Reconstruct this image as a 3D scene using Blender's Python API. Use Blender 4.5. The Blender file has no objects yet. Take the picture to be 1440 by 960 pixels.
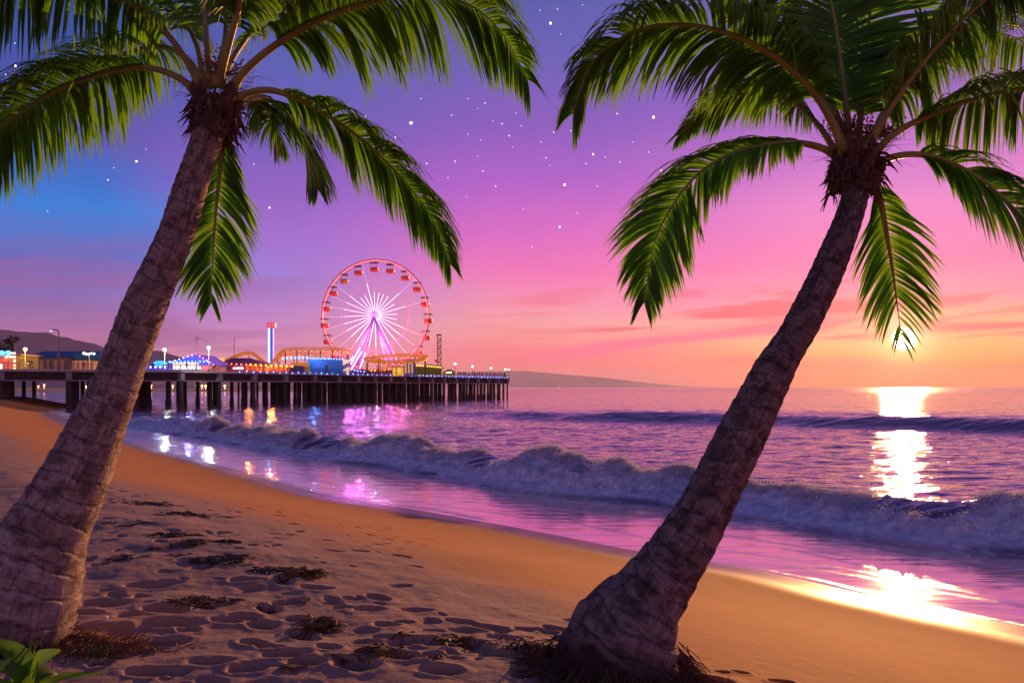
import bpy, math, random
import numpy as np
from mathutils import Vector, Matrix
rng = np.random.default_rng(7)
random.seed(7)
scene = bpy.context.scene
col = scene.collection
H = 3.8            # eye height above the sea
F = 1130.0         # focal length in photo pixels (1440 wide)

def W(px, py, d):
    """world point seen at a photo pixel, at depth d (metres)"""
    return Vector(((px - 720.0) / F * d, d, H + (544.0 - py) / F * d))
def G(px, py, z=0.0):
    d = (H - z) * F / (py - 544.0)
    return Vector(((px - 720.0) / F * d, d, z))
def lin(c):
    return tuple(((v / 255.0 + 0.055) / 1.055) ** 2.4 if v / 255.0 > 0.04045 else v / 255.0 / 12.92 for v in c)

# ------------------------------------------------------------ noise (numpy)
def _hash(ix, iy, seed):
    h = (ix.astype(np.int64) * 374761393 + iy.astype(np.int64) * 668265263 + seed * 1442695041) & 0xffffffff
    h = ((h ^ (h >> 13)) * 1274126177) & 0xffffffff
    return ((h ^ (h >> 16)) & 0xffff) / 65535.0
def vnoise(x, y, seed=0):
    ix = np.floor(x); iy = np.floor(y)
    fx = x - ix; fy = y - iy
    fx = fx * fx * (3 - 2 * fx); fy = fy * fy * (3 - 2 * fy)
    ix = ix.astype(np.int64); iy = iy.astype(np.int64)
    a = _hash(ix, iy, seed); b = _hash(ix + 1, iy, seed)
    c = _hash(ix, iy + 1, seed); d = _hash(ix + 1, iy + 1, seed)
    return (a * (1 - fx) + b * fx) * (1 - fy) + (c * (1 - fx) + d * fx) * fy
def fbm(x, y, seed=0, oct=4):
    s = 0; a = 0.5; t = 0
    for k in range(oct):
        s = s + a * vnoise(x * 2 ** k + 17.3 * k, y * 2 ** k - 9.1 * k, seed + k); t += a; a *= 0.5
    return s / t
def smooth(a, b, x):
    t = np.clip((x - a) / (b - a), 0, 1)
    return t * t * (3 - 2 * t)

# ------------------------------------------------------------ materials
def mat(name, base=(0.5, 0.5, 0.5), rough=0.8, emit=None, strength=0.0, metal=0.0, var=0.0, scale=5.0, bump=0.0, spec=0.5):
    m = bpy.data.materials.new(name); m.use_nodes = True
    nt = m.node_tree; b = nt.nodes['Principled BSDF']
    b.inputs['Base Color'].default_value = (*base, 1); b.inputs['Roughness'].default_value = rough
    b.inputs['Metallic'].default_value = metal; b.inputs['Specular IOR Level'].default_value = spec
    if emit is not None:
        b.inputs['Emission Color'].default_value = (*emit, 1); b.inputs['Emission Strength'].default_value = strength
    if var or bump:
        tc = nt.nodes.new('ShaderNodeTexCoord'); n = nt.nodes.new('ShaderNodeTexNoise')
        n.inputs['Scale'].default_value = scale; n.inputs['Detail'].default_value = 6
        nt.links.new(tc.outputs['Object'], n.inputs['Vector'])
        if var:
            r = nt.nodes.new('ShaderNodeValToRGB'); e = r.color_ramp.elements
            e[0].position = 0.3; e[1].position = 0.7
            e[0].color = (*[v * (1 - var) for v in base], 1); e[1].color = (*[min(1, v * (1 + var)) for v in base], 1)
            nt.links.new(n.outputs['Fac'], r.inputs['Fac']); nt.links.new(r.outputs['Color'], b.inputs['Base Color'])
        if bump:
            bp = nt.nodes.new('ShaderNodeBump'); bp.inputs['Strength'].default_value = bump; bp.inputs['Distance'].default_value = 0.05
            nt.links.new(n.outputs['Fac'], bp.inputs['Height']); nt.links.new(bp.outputs['Normal'], b.inputs['Normal'])
    return m

# ------------------------------------------------------------ objects
def tag(o, label=None, cat=None, group=None, kind=None):
    if label: o['label'] = label
    if cat: o['category'] = cat
    if group: o['group'] = group
    if kind: o['kind'] = kind
    return o
def empty(name, loc=(0, 0, 0)):
    o = bpy.data.objects.new(name, None); col.objects.link(o); o.location = loc
    o.empty_display_size = 0.2
    return o
def mesh_np(name, verts, quads, material, parent=None, smooth_=True, tris=None):
    me = bpy.data.meshes.new(name)
    verts = np.asarray(verts, dtype=np.float32)
    n4 = 0 if quads is None else len(quads); n3 = 0 if tris is None else len(tris)
    me.vertices.add(len(verts)); me.vertices.foreach_set('co', verts.ravel())
    li = []
    if n4: li.append(np.asarray(quads, dtype=np.int32).ravel())
    if n3: li.append(np.asarray(tris, dtype=np.int32).ravel())
    li = np.concatenate(li)
    me.loops.add(len(li)); me.loops.foreach_set('vertex_index', li)
    me.polygons.add(n4 + n3)
    st = np.concatenate([np.arange(n4) * 4, n4 * 4 + np.arange(n3) * 3]).astype(np.int32)
    me.polygons.foreach_set('loop_start', st)
    if smooth_: me.polygons.foreach_set('use_smooth', np.ones(n4 + n3, dtype=bool))
    me.update(calc_edges=True); me.validate()
    if material: me.materials.append(material)
    o = bpy.data.objects.new(name, me); col.objects.link(o)
    if parent: o.parent = parent
    return o

class MB:
    """collects boxes, tubes and sheets and links them as ONE mesh object"""
    def __init__(s): s.v = []; s.f = []
    def quad(s, a, b, c, d):
        n = len(s.v); s.v += [tuple(a), tuple(b), tuple(c), tuple(d)]; s.f.append((n, n + 1, n + 2, n + 3)); return s
    def poly(s, pts):
        n = len(s.v); s.v += [tuple(p) for p in pts]; s.f.append(tuple(range(n, n + len(pts)))); return s
    def box(s, c, size, rz=0.0, bev=0.0):
        cx, cy, cz = c; hx, hy, hz = [q / 2 for q in size]; n = len(s.v)
        ca, sa = math.cos(rz), math.sin(rz)
        if bev <= 0:
            for dz in (-hz, hz):
                for dx, dy in ((-hx, -hy), (hx, -hy), (hx, hy), (-hx, hy)):
                    s.v.append((cx + dx * ca - dy * sa, cy + dx * sa + dy * ca, cz + dz))
            s.f += [(n + 3, n + 2, n + 1, n), (n + 4, n + 5, n + 6, n + 7)] + [(n + i, n + (i + 1) % 4, n + 4 + (i + 1) % 4, n + 4 + i) for i in range(4)]
        else:
            b = bev; ring = [(-hx + b, -hy), (hx - b, -hy), (hx, -hy + b), (hx, hy - b), (hx - b, hy), (-hx + b, hy), (-hx, hy - b), (-hx, -hy + b)]
            ins = [(-hx + b, -hy + b), (hx - b, -hy + b), (hx - b, -hy + b), (hx - b, hy - b), (hx - b, hy - b), (-hx + b, hy - b), (-hx + b, hy - b), (-hx + b, -hy + b)]
            for rr, dz in ((ins, -hz), (ring, -hz + b), (ring, hz - b), (ins, hz)):
                for dx, dy in rr: s.v.append((cx + dx * ca - dy * sa, cy + dx * sa + dy * ca, cz + dz))
            for k in range(3):
                for i in range(8): s.f.append((n + k * 8 + i, n + k * 8 + (i + 1) % 8, n + k * 8 + 8 + (i + 1) % 8, n + k * 8 + 8 + i))
            s.f.append(tuple(n + i for i in reversed(range(8)))); s.f.append(tuple(n + 24 + i for i in range(8)))
        return s
    def tube(s, pts, rad, seg=8, cap=True, closed=False):
        pts = [Vector(p) for p in pts]; N = len(pts)
        if not hasattr(rad, '__len__'): rad = [rad] * N
        n0 = len(s.v); up = None
        for i, p in enumerate(pts):
            if closed: t = pts[(i + 1) % N] - pts[i - 1]
            else: t = pts[min(i + 1, N - 1)] - pts[max(i - 1, 0)]
            t.normalize()
            if up is None: up = Vector((0, 0, 1)) if abs(t.z) < 0.9 else Vector((0, 1, 0))
            u = (up - t * up.dot(t)); u.normalize(); w = t.cross(u); up = u
            for k in range(seg):
                a = 2 * math.pi * k / seg; q = p + (u * math.cos(a) + w * math.sin(a)) * rad[i]; s.v.append(tuple(q))
        rng_ = range(N) if closed else range(N - 1)
        for i in rng_:
            j = (i + 1) % N
            for k in range(seg):
                k2 = (k + 1) % seg
                s.f.append((n0 + i * seg + k, n0 + i * seg + k2, n0 + j * seg + k2, n0 + j * seg + k))
        if cap and not closed:
            s.f.append(tuple(n0 + k for k in reversed(range(seg)))); s.f.append(tuple(n0 + (N - 1) * seg + k for k in range(seg)))
        return s
    def bar(s, a, b, r, seg=6): return s.tube([a, b], r, seg)
    def ball(s, c, r, seg=8, sc=(1, 1, 1)):
        n0 = len(s.v); R = seg // 2 + 1
        for i in range(R + 1):
            th = math.pi * i / R
            for k in range(seg):
                a = 2 * math.pi * k / seg
                s.v.append((c[0] + r * sc[0] * math.sin(th) * math.cos(a), c[1] + r * sc[1] * math.sin(th) * math.sin(a), c[2] + r * sc[2] * math.cos(th)))
        for i in range(R):
            for k in range(seg):
                k2 = (k + 1) % seg
                s.f.append((n0 + i * seg + k, n0 + (i + 1) * seg + k, n0 + (i + 1) * seg + k2, n0 + i * seg + k2))
        return s
    def build(s, name, material, parent=None, smooth_=False):
        me = bpy.data.meshes.new(name); me.from_pydata(s.v, [], s.f); me.validate()
        if smooth_: me.polygons.foreach_set('use_smooth', [True] * len(me.polygons))
        if material: me.materials.append(material)
        o = bpy.data.objects.new(name, me); col.objects.link(o)
        if parent: o.parent = parent
        return o
def children(o): return [c for c in bpy.data.objects if c.parent == o]
def copy_tree(o, parent=None):
    c = o.copy(); col.objects.link(c); c.parent = parent
    for ch in children(o): copy_tree(ch, c)
    return c
def place(o, loc): o.location = loc; return o

def spline(P, n=16):
    P = [np.array(p, dtype=float) for p in P]; out = []
    Q = [2 * P[0] - P[1]] + P + [2 * P[-1] - P[-2]]
    for i in range(1, len(Q) - 2):
        for k in range(n):
            t = k / n
            out.append(0.5 * (2 * Q[i] + (Q[i + 1] - Q[i - 1]) * t + (2 * Q[i - 1] - 5 * Q[i] + 4 * Q[i + 1] - Q[i + 2]) * t * t + (3 * Q[i] - Q[i - 1] - 3 * Q[i + 1] + Q[i + 2]) * t ** 3))
    out.append(P[-1]); return np.array(out)
def sdist(x, y, C):
    """signed distance to a plan curve (positive on its left), plus arc length of the foot"""
    best = np.full(x.shape, 1e18); sg = np.zeros(x.shape); al = np.zeros(x.shape); L = 0.0
    for i in range(len(C) - 1):
        ax, ay = C[i]; dx, dy = C[i + 1] - C[i]; l2 = dx * dx + dy * dy
        t = np.clip(((x - ax) * dx + (y - ay) * dy) / l2, 0, 1)
        ex = x - (ax + t * dx); ey = y - (ay + t * dy); d = ex * ex + ey * ey
        m = d < best; best = np.where(m, d, best)
        cr = dx * (y - ay) - dy * (x - ax)
        sg = np.where(m, cr, sg); al = np.where(m, L + t * math.sqrt(l2), al); L += math.sqrt(l2)
    return np.sqrt(best) * np.where(sg >= 0, 1, -1), al

# ============================================================ CAMERA
cd = bpy.data.cameras.new('camera'); cam = bpy.data.objects.new('camera', cd); col.objects.link(cam)
cam.location = (0, 0, H); cam.rotation_euler = (math.radians(90), 0, 0)
cd.sensor_width = 36.0; cd.lens = 36.0 * F / 1440.0; cd.shift_y = 64.0 / 1440.0
cd.clip_start = 0.05; cd.clip_end = 40000
scene.camera = cam
scene.view_settings.view_transform = 'Standard'; scene.view_settings.look = 'None'
scene.view_settings.exposure = 0.0; scene.view_settings.gamma = 1.0
scene.render.engine = 'CYCLES'
scene.cycles.use_denoising = True
scene.cycles.max_bounces = 6; scene.cycles.transparent_max_bounces = 12
scene.cycles.sample_clamp_indirect = 6.0
scene.cycles.caustics_reflective = False; scene.cycles.caustics_refractive = False
scene.cycles.volume_bounces = 0

# ============================================================ SKY
SUN_AZ = math.atan2(1272 - 720, F); SUN_EL = math.atan2(544 - 476, math.hypot(F, 552))
world = bpy.data.worlds.new('World'); scene.world = world; world.use_nodes = True
nt = world.node_tree; N = nt.nodes; L = nt.links
bg = N['Background']; outw = N['World Output']
def nd(t, **kw):
    n = N.new(t)
    for k, v in kw.items(): setattr(n, k, v)
    return n
def M(op, a, b=None, c=None, clamp=False):
    n = N.new('ShaderNodeMath'); n.operation = op; n.use_clamp = clamp
    for i, v in enumerate((a, b, c)):
        if v is None: continue
        if isinstance(v, (int, float)): n.inputs[i].default_value = v
        else: L.new(v, n.inputs[i])
    return n.outputs[0]
def mixc(f, a, b, blend='MIX'):
    n = N.new('ShaderNodeMix'); n.data_type = 'RGBA'; n.blend_type = blend; n.clamp_factor = True
    for i, v in ((0, f), (6, a), (7, b)):
        if isinstance(v, (int, float)): n.inputs[i].default_value = v
        elif isinstance(v, tuple): n.inputs[i].default_value = (*v, 1)
        else: L.new(v, n.inputs[i])
    return n.outputs[2]
def sstep(x, a, b):
    n = N.new('ShaderNodeMapRange'); n.interpolation_type = 'SMOOTHSTEP'
    L.new(x, n.inputs[0]); n.inputs[1].default_value = a; n.inputs[2].default_value = b; n.inputs[3].default_value = 0; n.inputs[4].default_value = 1
    return n.outputs[0]
tc = nd('ShaderNodeTexCoord'); nrm = nd('ShaderNodeVectorMath', operation='NORMALIZE'); L.new(tc.outputs['Generated'], nrm.inputs[0])
sep = nd('ShaderNodeSeparateXYZ'); L.new(nrm.outputs[0], sep.inputs[0])
az = M('MULTIPLY', M('ARCTAN2', sep.outputs[0], sep.outputs[1]), 57.29578)
el = M('MULTIPLY', M('ARCSINE', sep.outputs[2]), 57.29578)
cmb = nd('ShaderNodeCombineXYZ'); L.new(M('MULTIPLY', az, 0.05), cmb.inputs[0]); L.new(M('MULTIPLY', M('ADD', el, M('MULTIPLY', az, 0.05)), 0.17), cmb.inputs[1])
nz = nd('ShaderNodeTexNoise'); nz.inputs['Scale'].default_value = 1.0; nz.inputs['Detail'].default_value = 4; L.new(cmb.outputs[0], nz.inputs['Vector'])
warp = M('SUBTRACT', nz.outputs['Fac'], 0.5)
elw = M('ADD', el, M('MULTIPLY', warp, 3.0))
azw = M('ADD', az, M('MULTIPLY', warp, 16.0))
v = M('DIVIDE', elw, 32.0, clamp=True)
def ramp(stops):
    r = nd('ShaderNodeValToRGB'); cr = r.color_ramp; cr.interpolation = 'EASE' if False else 'LINEAR'
    while len(cr.elements) < len(stops): cr.elements.new(0.5)
    for e, (p, c) in zip(cr.elements, stops): e.position = p / 32.0; e.color = (*lin(c), 1)
    L.new(v, r.inputs['Fac']); return r.outputs['Color']
rL = ramp([(0, (190, 115, 155)), (3, (178, 108, 165)), (5.5, (130, 98, 178)), (8, (80, 100, 192)), (11, (8, 122, 216)), (13, (28, 104, 202)), (16, (74, 76, 172)), (20, (50, 78, 164)), (24, (22, 62, 134)), (31, (18, 42, 100))])
rM = ramp([(0, (244, 165, 160)), (2, (232, 150, 180)), (4.5, (195, 125, 200)), (7.5, (150, 118, 215)), (10, (158, 102, 208)), (13, (140, 90, 196)), (17, (104, 86, 184)), (21, (80, 90, 178)), (26, (52, 80, 158)), (31, (36, 56, 120))])
rC = ramp([(0, (214, 104, 134)), (1, (236, 100, 124)), (2.3, (250, 112, 136)), (3.3, (248, 142, 150)), (4.4, (244, 158, 166)), (6, (242, 138, 178)), (8.2, (240, 106, 184)), (11, (214, 94, 196)), (14, (176, 86, 200)), (18, (132, 82, 190)), (22, (100, 90, 184)), (27, (70, 84, 166)), (31, (50, 62, 130))])
rR = ramp([(0, (250, 96, 48)), (1.3, (252, 108, 56)), (1.9, (255, 150, 92)), (3, (254, 176, 130)), (4.4, (246, 156, 148)), (6, (238, 128, 176)), (8, (238, 112, 184)), (12, (228, 120, 202)), (15, (190, 104, 202)), (19, (144, 92, 190)), (24, (100, 90, 180)), (31, (56, 62, 135))])
rB = ramp([(0, (185, 135, 172)), (6, (240, 172, 200)), (14, (166, 132, 190)), (22, (78, 82, 158)), (31, (46, 58, 122))])
c1 = mixc(sstep(azw, -28, -17), rL, rM)
c2 = mixc(sstep(azw, -17, 1), c1, rC)
c3 = mixc(sstep(azw, 5, 24), c2, rR)
absaz = M('ABSOLUTE', M('SUBTRACT', az, 5))
c4 = mixc(sstep(absaz, 50, 120), c3, rB)
# stretched cloud streaks near the horizon
cm2 = nd('ShaderNodeCombineXYZ'); L.new(M('MULTIPLY', az, 0.075), cm2.inputs[0]); L.new(M('MULTIPLY', M('SUBTRACT', el, M('MULTIPLY', az, 0.055)), 0.75), cm2.inputs[1])
n2 = nd('ShaderNodeTexNoise'); n2.inputs['Scale'].default_value = 1.0; n2.inputs['Detail'].default_value = 7; n2.inputs['Roughness'].default_value = 0.55; n2.inputs['Distortion'].default_value = 0.6
L.new(cm2.outputs[0], n2.inputs['Vector'])
st = sstep(n2.outputs['Fac'], 0.46, 0.62)
band = M('MULTIPLY', sstep(el, 0.6, 2.2), M('SUBTRACT', 1.0, sstep(el, 5.0, 9.0)))
fr = M('MULTIPLY', M('MULTIPLY', st, band), M('MULTIPLY', sstep(az, -8, 10), 1.0))
c5 = mixc(fr, c4, lin((236, 78, 124)))
# one long rose streak above the water, middle right
line_el = M('ADD', M('MULTIPLY', M('SUBTRACT', az, 2.0), 0.115), 2.15)
dd = M('ADD', M('SUBTRACT', el, line_el), M('MULTIPLY', M('SUBTRACT', n2.outputs['Fac'], 0.5), 2.2))
g1 = M('POWER', 2.718, M('MULTIPLY', M('MULTIPLY', dd, dd), -5.0))
g1 = M('MULTIPLY', g1, M('MULTIPLY', sstep(az, -4, 6), M('SUBTRACT', 1.0, sstep(az, 16, 26))))
c6 = mixc(M('MULTIPLY', g1, 0.95), c5, lin((250, 92, 150)))
# faint mauve veil low on the left
g2 = M('MULTIPLY', M('MULTIPLY', sstep(n2.outputs['Fac'], 0.42, 0.62), 0.65), M('MULTIPLY', M('SUBTRACT', 1.0, sstep(az, -22, -8)), M('SUBTRACT', 1.0, sstep(el, 6, 11))))
c6 = mixc(g2, c6, lin((150, 84, 160)))
# sun disc and aureole
sd = nd('ShaderNodeVectorMath', operation='DOT_PRODUCT'); L.new(nrm.outputs[0], sd.inputs[0])
sd.inputs[1].default_value = (math.sin(SUN_AZ) * math.cos(SUN_EL), math.cos(SUN_AZ) * math.cos(SUN_EL), math.sin(SUN_EL))
ang = M('MULTIPLY', M('ARCCOSINE', M('MINIMUM', sd.outputs['Value'], 1.0)), 57.29578)
aur = M('MULTIPLY', M('POWER', 2.718, M('DIVIDE', ang, -0.9)), 2.2)
aur2 = M('MULTIPLY', M('POWER', 2.718, M('DIVIDE', ang, -4.0)), 0.04)
disc = M('MULTIPLY', M('SUBTRACT', 1.0, sstep(ang, 0.45, 0.8)), 26.0)
def scalecol(f, c):
    n = nd('ShaderNodeVectorMath', operation='SCALE'); n.inputs[0].default_value = c; L.new(f, n.inputs['Scale']); return n.outputs[0]
def vadd(a, b):
    n = nd('ShaderNodeVectorMath', operation='ADD'); L.new(a, n.inputs[0]); L.new(b, n.inputs[1]); return n.outputs[0]
tot = vadd(vadd(vadd(c6, scalecol(aur, (1.0, 0.56, 0.26))), scalecol(aur2, (1.0, 0.45, 0.12))), scalecol(disc, (1.0, 0.85, 0.55)))
L.new(tot, bg.inputs['Color']); bg.inputs['Strength'].default_value = 1.0
sky = nd('ShaderNodeTexSky'); sky.sky_type = 'NISHITA'; sky.sun_disc = False; sky.sun_elevation = SUN_EL; sky.sun_rotation = SUN_AZ
bg2 = nd('ShaderNodeBackground'); L.new(sky.outputs[0], bg2.inputs['Color']); bg2.inputs['Strength'].default_value = 0.01
ads = nd('ShaderNodeAddShader'); L.new(bg.outputs[0], ads.inputs[0]); L.new(bg2.outputs[0], ads.inputs[1]); L.new(ads.outputs[0], outw.inputs['Surface'])
world.cycles.sampling_method = 'MANUAL'; world.cycles.sample_map_resolution = 2048

sl = bpy.data.lights.new('sun', 'SUN'); sun = bpy.data.objects.new('sun', sl); col.objects.link(sun)
sl.energy = 5.0; sl.angle = math.radians(0.6); sl.color = (1.0, 0.47, 0.16)
LEL = math.radians(7.5)
dirv = Vector((math.sin(SUN_AZ) * math.cos(LEL), math.cos(SUN_AZ) * math.cos(LEL), math.sin(LEL)))
sun.rotation_euler = dirv.to_track_quat('Z', 'Y').to_euler(); sun.location = (20, 40, 10)
# ============================================================ PLAN CURVES
coast = spline([(-420, 420), (-260, 330), (-150, 240), (-95, 175), (-80, 145), (-72, 124), (-43.6, 79.5), (-26.5, 55), (-15.1, 39.8), (-7.4, 29), (-3.5, 25), (0, 21.4), (2.9, 18.2), (5.0, 16.3), (6.6, 14), (8.1, 12.3), (10, 10), (13, 6), (20, -4), (40, -40), (80, -120)], 5)
breaker = spline([(-60, 110), (-35, 74), (-24.8, 62), (-12.9, 45.7), (-6.5, 38.7), (-2, 32.8), (.8, 29.4), (4.2, 26.4), (6.5, 23.9), (8.7, 20.8), (11.7, 18.2), (15, 15), (21, 9), (38, -8)], 6)
swell = spline([(-30, 128), (-11.7, 108), (2.5, 93), (17.5, 85), (29.2, 77), (36.7, 71), (42.7, 66), (58, 55), (90, 30)], 6)

def polar(angles, radii):
    A, R = np.meshgrid(angles, radii, indexing='xy')
    return R * np.sin(A), R * np.cos(A)
def grid_quads(nr, na, closed):
    i = np.arange(nr - 1)[:, None]; j = np.arange(na if closed else na - 1)[None, :]
    j2 = (j + 1) % na
    q = np.stack([i * na + j + 0 * i, i * na + j2 + 0 * i, (i + 1) * na + j2, (i + 1) * na + j + 0 * i], -1)
    return q.reshape(-1, 4)[:, ::-1]

# ============================================================ SAND
fine = np.radians(np.arange(-41, 41.01, 0.1))
coarse = np.radians(np.arange(45, 316, 4.5))
ang_ = np.concatenate([fine, coarse])
rad_ = np.concatenate([np.linspace(0.3, 4.4, 8)[:-1], 4.4 * np.exp(np.arange(0, 1000) * 0.0029 * 1.0)])
rad_ = rad_[rad_ < 75]; rad_ = np.concatenate([rad_, np.geomspace(76, 900, 60)])
X, Y = polar(ang_, rad_)
sh = X.shape; x = X.ravel(); y = Y.ravel()
sL, _ = sdist(x, y, coast); s = -sL
z = np.where(s > 0, 1.88 * smooth(0, 12.5, s + 1.0) - 1.88 * float(smooth(0, 12.5, np.array([1.0]))[0]) + 0.02, 0.02 + s * 0.05)
z = np.maximum(z, -3.0)
z += 0.05 * (fbm(x * 0.25, y * 0.25, 3) - 0.5) * smooth(2, 8, s)
z += 0.6 * smooth(25, 90, s) * (fbm(x * 0.03, y * 0.03, 9))
# drift heaped against the palm bases
rdist = np.hypot(x, y)
near = (1 - smooth(14, 34, rdist)) * smooth(4, 7.5, s)
def px_of(x, y, z): return 720 + x / np.maximum(y, .1) * F, 544 + (H - z) / np.maximum(y, .1) * F
PX, PY = px_of(x, y, 1.85)
# trampled zone : left and middle foreground (world-space blobs)
tramp = smooth(7.0, 10.5, s) * (1 - smooth(0.5, 1.6, x)) * (1 - smooth(20, 60, rdist))
z += tramp * 0.055 * (fbm(x * 2.2, y * 2.2, 21, 4) - 0.5)
z += tramp * 0.10 * (fbm(x * 0.9, y * 0.9, 33, 3) - 0.5)
z += near * 0.006 * (fbm(x * 9, y * 9, 5, 3) - 0.5)
pits = []
for (px_, py_, w_, dep) in [(155, 848, 70, .05), (160, 893, 95, .07), (240, 880, 85, .06), (230, 860, 60, .05), (205, 822, 60, .04), (345, 866, 45, .05), (318, 872, 46, .05), (262, 888, 38, .045), (355, 905, 44, .055), (398, 926, 62, .07), (500, 940, 75, .07),
                              (375, 912, 50, .05), (300, 845, 45, .045), (230, 905, 60, .055), (430, 938, 60, .06), (650, 861, 48, .06), (583, 846, 44, .045), (520, 850, 46, .055), (497, 834, 36, .05), (468, 843, 30, .045), (480, 850, 34, .05), (705, 886, 50, .06), (660, 899, 52, .055),
                              (592, 901, 62, .065), (455, 884, 40, .05), (545, 875, 42, .05), (610, 880, 30, .035), (730, 880, 40, .045), (560, 925, 60, .06), (620, 945, 60, .06), (700, 915, 50, .045), (300, 935, 60, .06), (210, 950, 60, .05), (140, 935, 40, .04), (460, 915, 40, .045),
                              (120, 868, 50, .05), (85, 862, 40, .04), (420, 868, 40, .035), (395, 845, 34, .035), (570, 868, 30, .035), (1000, 931, 62, .075), (1062, 948, 50, .07), (1100, 919, 34, .055), (1160, 935, 30, .05), (1040, 909, 26, .04), (1210, 948, 26, .045), (1015, 912, 24, .02), (640, 925, 34, .04), (510, 905, 36, .04), (350, 950, 50, .06)]:
    p = G(px_, py_, 1.85); pits.append((p.x, p.y, w_ / F * p.y * 0.5, dep, random.uniform(-.5, .5)))
for k in range(300):
    yy = random.uniform(5.1, 17); xx = random.uniform(-0.62 * yy, 0.7 if yy < 7.5 else -0.07 * yy - 0.4)
    r = random.uniform(.05, .17) * (1.0 if yy < 9 else 0.75)
    pits.append((xx, yy, r, r * random.uniform(.12, .26), random.uniform(-1.2, 1.2)))
for (cx, cy, r, dep, a) in pits:
    m = (np.abs(x - cx) < r * 3) & (np.abs(y - cy) < r * 3)
    if not m.any(): continue
    dx = x[m] - cx; dy = y[m] - cy
    u = dx * math.cos(a) + dy * math.sin(a); w = -dx * math.sin(a) + dy * math.cos(a)
    q = np.sqrt((u / r) ** 2 + (w / (r * 0.62)) ** 2) + 0.9 * (fbm(x[m] * 0.9 / r + cx, y[m] * 0.9 / r, 77, 3) - 0.5)
    z[m] += -1.7 * dep * (1 - smooth(0.45, 1.12, q)) + 0.16 * dep * np.exp(-((q - 1.35) / 0.35) ** 2)
verts = np.stack([x, y, z], 1)
SAND = (x.reshape(sh), y.reshape(sh), z.reshape(sh))
def sand_z(px_, py_):
    r = math.hypot(px_, py_); a = math.atan2(px_, py_)
    i = int(np.argmin(np.abs(rad_ - r))); j = int(np.argmin(np.abs(fine - a)))
    return float(SAND[2][i, j])

ms = bpy.data.materials.new('sand'); ms.use_nodes = True
def nodes_of(m):
    global nt, N, L
    nt = m.node_tree; N = nt.nodes; L = nt.links
    return N['Principled BSDF']
b = nodes_of(ms)
tc = nd('ShaderNodeTexCoord')
def noise(scale, detail=4, rough=0.5, vec=None, dist=0.0):
    n = nd('ShaderNodeTexNoise'); n.inputs['Scale'].default_value = scale; n.inputs['Detail'].default_value = detail; n.inputs['Roughness'].default_value = rough; n.inputs['Distortion'].default_value = dist
    L.new(vec if vec is not None else tc.outputs['Object'], n.inputs['Vector']); return n.outputs['Fac']
att = nd('ShaderNodeAttribute'); att.attribute_name = 'wet'
att2 = nd('ShaderNodeAttribute'); att2.attribute_name = 'dry'
fineN = noise(60, 5, 0.7); midN = noise(1.2, 5, 0.6)
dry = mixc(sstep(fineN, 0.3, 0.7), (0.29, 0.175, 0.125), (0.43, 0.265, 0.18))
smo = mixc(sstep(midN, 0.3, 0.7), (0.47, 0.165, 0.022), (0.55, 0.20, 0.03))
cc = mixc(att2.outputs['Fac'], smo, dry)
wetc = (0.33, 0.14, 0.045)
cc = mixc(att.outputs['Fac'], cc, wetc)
grit = M('MULTIPLY', sstep(noise(9, 4, 0.65), 0.60, 0.68), M('MULTIPLY', att2.outputs['Fac'], 0.35))
cc = mixc(grit, cc, (0.12, 0.07, 0.05))
L.new(cc, b.inputs['Base Color'])
rr = M('SUBTRACT', 0.9, M('MULTIPLY', att.outputs['Fac'], 0.58)); L.new(rr, b.inputs['Roughness'])
L.new(M('ADD', 0.3, M('MULTIPLY', att.outputs['Fac'], 0.6)), b.inputs['Specular IOR Level'])
bp = nd('ShaderNodeBump'); bp.inputs['Distance'].default_value = 0.012; bp.inputs['Strength'].default_value = 0.7
hsum = M('ADD', M('MULTIPLY', noise(45, 4, 0.6), 0.5), M('MULTIPLY', noise(8, 4, 0.6), 1.2))
hm = M('MULTIPLY', hsum, M('ADD', 0.12, att2.outputs['Fac'])); L.new(hm, bp.inputs['Height']); L.new(bp.outputs['Normal'], b.inputs['Normal'])
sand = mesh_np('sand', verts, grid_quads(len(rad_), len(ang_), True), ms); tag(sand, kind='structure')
def fattr(o, name, val):
    a = o.data.attributes.new(name, 'FLOAT', 'POINT'); a.data.foreach_set('value', np.ascontiguousarray(val, dtype=np.float32))
fattr(sand, 'wet', 1 - smooth(0.1, 1.5, s + 0.5 * (fbm(x * .5, y * .5, 4) - .5)))
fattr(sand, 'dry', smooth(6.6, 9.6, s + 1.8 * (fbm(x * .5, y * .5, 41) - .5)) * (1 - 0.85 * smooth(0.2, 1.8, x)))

# ============================================================ WATER
fine2 = np.radians(np.arange(-42, 42.01, 0.095))
rw = [9.0]
while rw[-1] < 13000:
    r = rw[-1]; k = 0.0026 if r < 75 else (0.0045 if r < 140 else (0.012 if r < 900 else 0.15))
    rw.append(r * (1 + k))
rw = np.array(rw)
ang2 = np.concatenate([fine2, np.radians(np.arange(46, 315, 6.0))])
X, Y = polar(ang2, rw); sh2 = X.shape; x = X.ravel(); y = Y.ravel()
sc, _ = sdist(x, y, coast)
t1, a1 = sdist(x, y, breaker)
t2, a2 = sdist(x, y, swell)
r = np.hypot(x, y)
vis = (np.abs(np.arctan2(x, y)) < math.radians(44))
z = np.full(x.shape, 0.0)
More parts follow.
